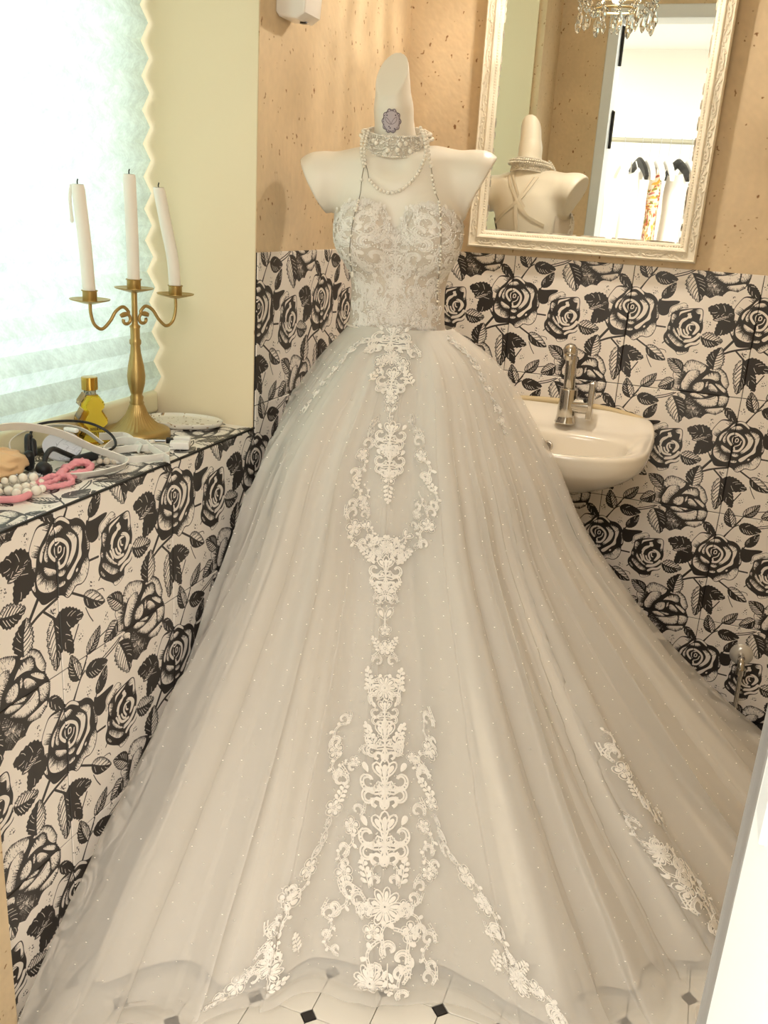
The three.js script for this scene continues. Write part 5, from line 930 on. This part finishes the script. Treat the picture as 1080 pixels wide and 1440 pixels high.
// ---------------------------------------------------------------- washbasin
{ const b = thing('washbasin', 'small cream ceramic washbasin fixed to the rose tiles', 'sink', [.497, 0, .004]);
  const out = (a, ax, az, cz, e) => { const c = Math.cos(a), s = Math.sin(a), e2 = s < 0 ? e + 3 : e, k = Math.pow(Math.pow(Math.abs(c), e2) + Math.pow(Math.abs(s), e2), -1 / e2); return [c * k * ax, cz + s * k * az * (s < 0 ? 1.06 : 1)]; };
  // rings from the underside over the rim into the bowl: [half width, half depth, centre z, height, exponent, how far it flattens on the wall]
  const ring = [[.04, .05, .15, .615, 2.2], [.10, .10, .16, .625, 2.3], [.165, .145, .175, .650, 2.4], [.215, .180, .19, .685, 2.6], [.238, .198, .198, .712, 2.7], [.2455, .205, .20, .735, 2.8], [.2465, .206, .20, .748, 2.8], [.244, .204, .20, .7555, 2.8], [.238, .199, .20, .7585, 2.8], [.226, .188, .202, .7575, 2.7], [.208, .158, .222, .751, 2.5], [.2, .135, .240, .7455, 2.4], [.193, .127, .243, .738, 2.4], [.186, .121, .243, .715, 2.4], [.175, .112, .24, .685, 2.4], [.15, .095, .235, .655, 2.3], [.10, .065, .23, .640, 2.1], [.03, .025, .225, .634, 2], [.001, .001, .225, .633, 2]];
  const N = ring.length - 1;
  const P = (u, v) => { const f = v * N, i = Math.min(N - 1, Math.floor(f)), g = (k) => table(ring.map((_, j) => j), ring.map(r => r[k]), f); const [x, z] = out(u * 6.2832, g(0), g(1), g(2), g(4)); const y = g(3) + (f > 5.5 && f < 11.5 ? .034 * sstep(.075, .012, z) * (1 - .35 * sstep(.1, .22, Math.abs(x))) : 0) + (f > 5 && f < 12 ? .006 * sstep(.12, .02, z) : 0); return V3(x, y, Math.max(.001, z)); };
  part('basin', grid(128, 90, P, { closed: true, flip: true }), M.ceramic, b);
  part('overflow', new THREE.TorusGeometry(.011, .003, 10, 28).rotateX(-.25).translate(-.010, .708, .128), M.chrome, b, 'chrome overflow ring'); part('overflow_hole', new THREE.CylinderGeometry(.009, .009, .004, 20).rotateX(Math.PI / 2 - .25).translate(-.010, .708, .126), std({ color: '#7d7464', roughness: .4 }), b);
  part('drain', lathe([[0, 0], [.02, 0], [.022, .002], [.02, .003], [.006, .003], [0, .005]], 28).translate(-.005, .6335, .225), M.chrome, b);
  part('mounting_sealant', tube([[-.205, .780, .005], [-.17, .787, .005], [-.12, .796, .006], [0, .802, .006], [.12, .796, .006], [.17, .788, .005], [.205, .780, .005], [.224, .768, .005]], .009, 50, 6), phy({ color: '#dcc79c', roughness: .6 }), b, 'yellowed sealant along the wall');
}
{ const f = thing('faucet', 'chrome pillar mixer tap with a ball-ended spout and side lever, on the washbasin', 'faucet', [.516, .763, .078]);
  part('body', lathe([[0, 0], [.027, 0], [.027, .003], [.025, .007], [.0235, .02], [.0225, .085], [.0215, .09], [0, .09]], 36), M.chrome, f);
  part('spout', tube([[0, .075, 0], [-.001, .11, .004], [-.002, .15, .008], [-.003, .182, .014]], .0145, 30, 18), M.chrome, f);
  part('spout_end', new THREE.SphereGeometry(.018, 28, 20).translate(-.006, .186, .022), M.chrome, f); part('aerator', new THREE.CylinderGeometry(.011, .012, .012, 24).rotateX(.5).translate(-.007, .174, .032), M.chrome, f);
  const k = new THREE.CylinderGeometry(.0195, .0205, .044, 28); k.rotateZ(Math.PI / 2); k.translate(.032, .048, 0); part('valve', k, M.chrome, f);
  const l = part('lever', rbox(.015, .098, .036, .004, .058, .064, 0, 3), M.chrome, f);
  const r = new THREE.CylinderGeometry(.0045, .0045, .012, 14); r.rotateX(Math.PI / 2); r.translate(.045, .066, .012); part('temperature_mark', r, M.black, l);
}
// ---------------------------------------------------------------- wall unit high on the left wall, and the pipe low on the right
{ const d = thing('soap_dispenser', 'white wall dispenser with a dark nozzle on the plaster above the tiles', 'dispenser', [.0005, 1.566, .706], Math.PI / 2);
  const s = new THREE.Shape(); s.moveTo(0, .012); s.lineTo(.006, .004); s.lineTo(.042, 0); s.lineTo(.058, .010); s.lineTo(.062, .06); s.lineTo(.058, .22); s.lineTo(0, .22); s.closePath();
  const g = new THREE.ExtrudeGeometry(s, { depth: .062, bevelEnabled: true, bevelSize: .004, bevelThickness: .004, bevelSegments: 3, bevelOffset: -.004 }); g.rotateY(-Math.PI / 2); g.translate(.031, 0, 0);
  part('housing', toCreasedNormals(g, .6), phy({ color: '#f1ece6', roughness: .3, clearcoat: .4 }), d);
  part('nozzle', new THREE.CylinderGeometry(.006, .007, .006, 18).translate(.004, .0015, .038), M.black, d); part('seam', box(.0635, .0016, .060, 0, .05, .031), std({ color: '#bdb5ac' }), d);
}
{ const p = thing('water_pipe', 'chrome supply pipe with a wall flange low on the rose tiles', 'pipe', [1.047, .19, .004]);
  part('flange', lathe([[0, 0], [.03, 0], [.03, .003], [.022, .010], [.014, .013], [0, .013]], 32).rotateX(Math.PI / 2), phy({ color: '#d9d3c8', roughness: .2, metalness: .3 }), p);
  part('elbow', tube([[0, 0, .008], [0, 0, .035], [0, -.012, .046], [.003, -.03, .047]], .0095, 20, 12), M.chrome, p); part('nut', new THREE.CylinderGeometry(.014, .014, .016, 6).translate(.003, -.028, .047), M.chrome, p); part('pipe', tube([[.003, -.03, .047], [.006, -.1, .047], [.008, -.187, .047]], .006, 20, 12), M.chrome, p);
}
renderer.render(scene, camera);
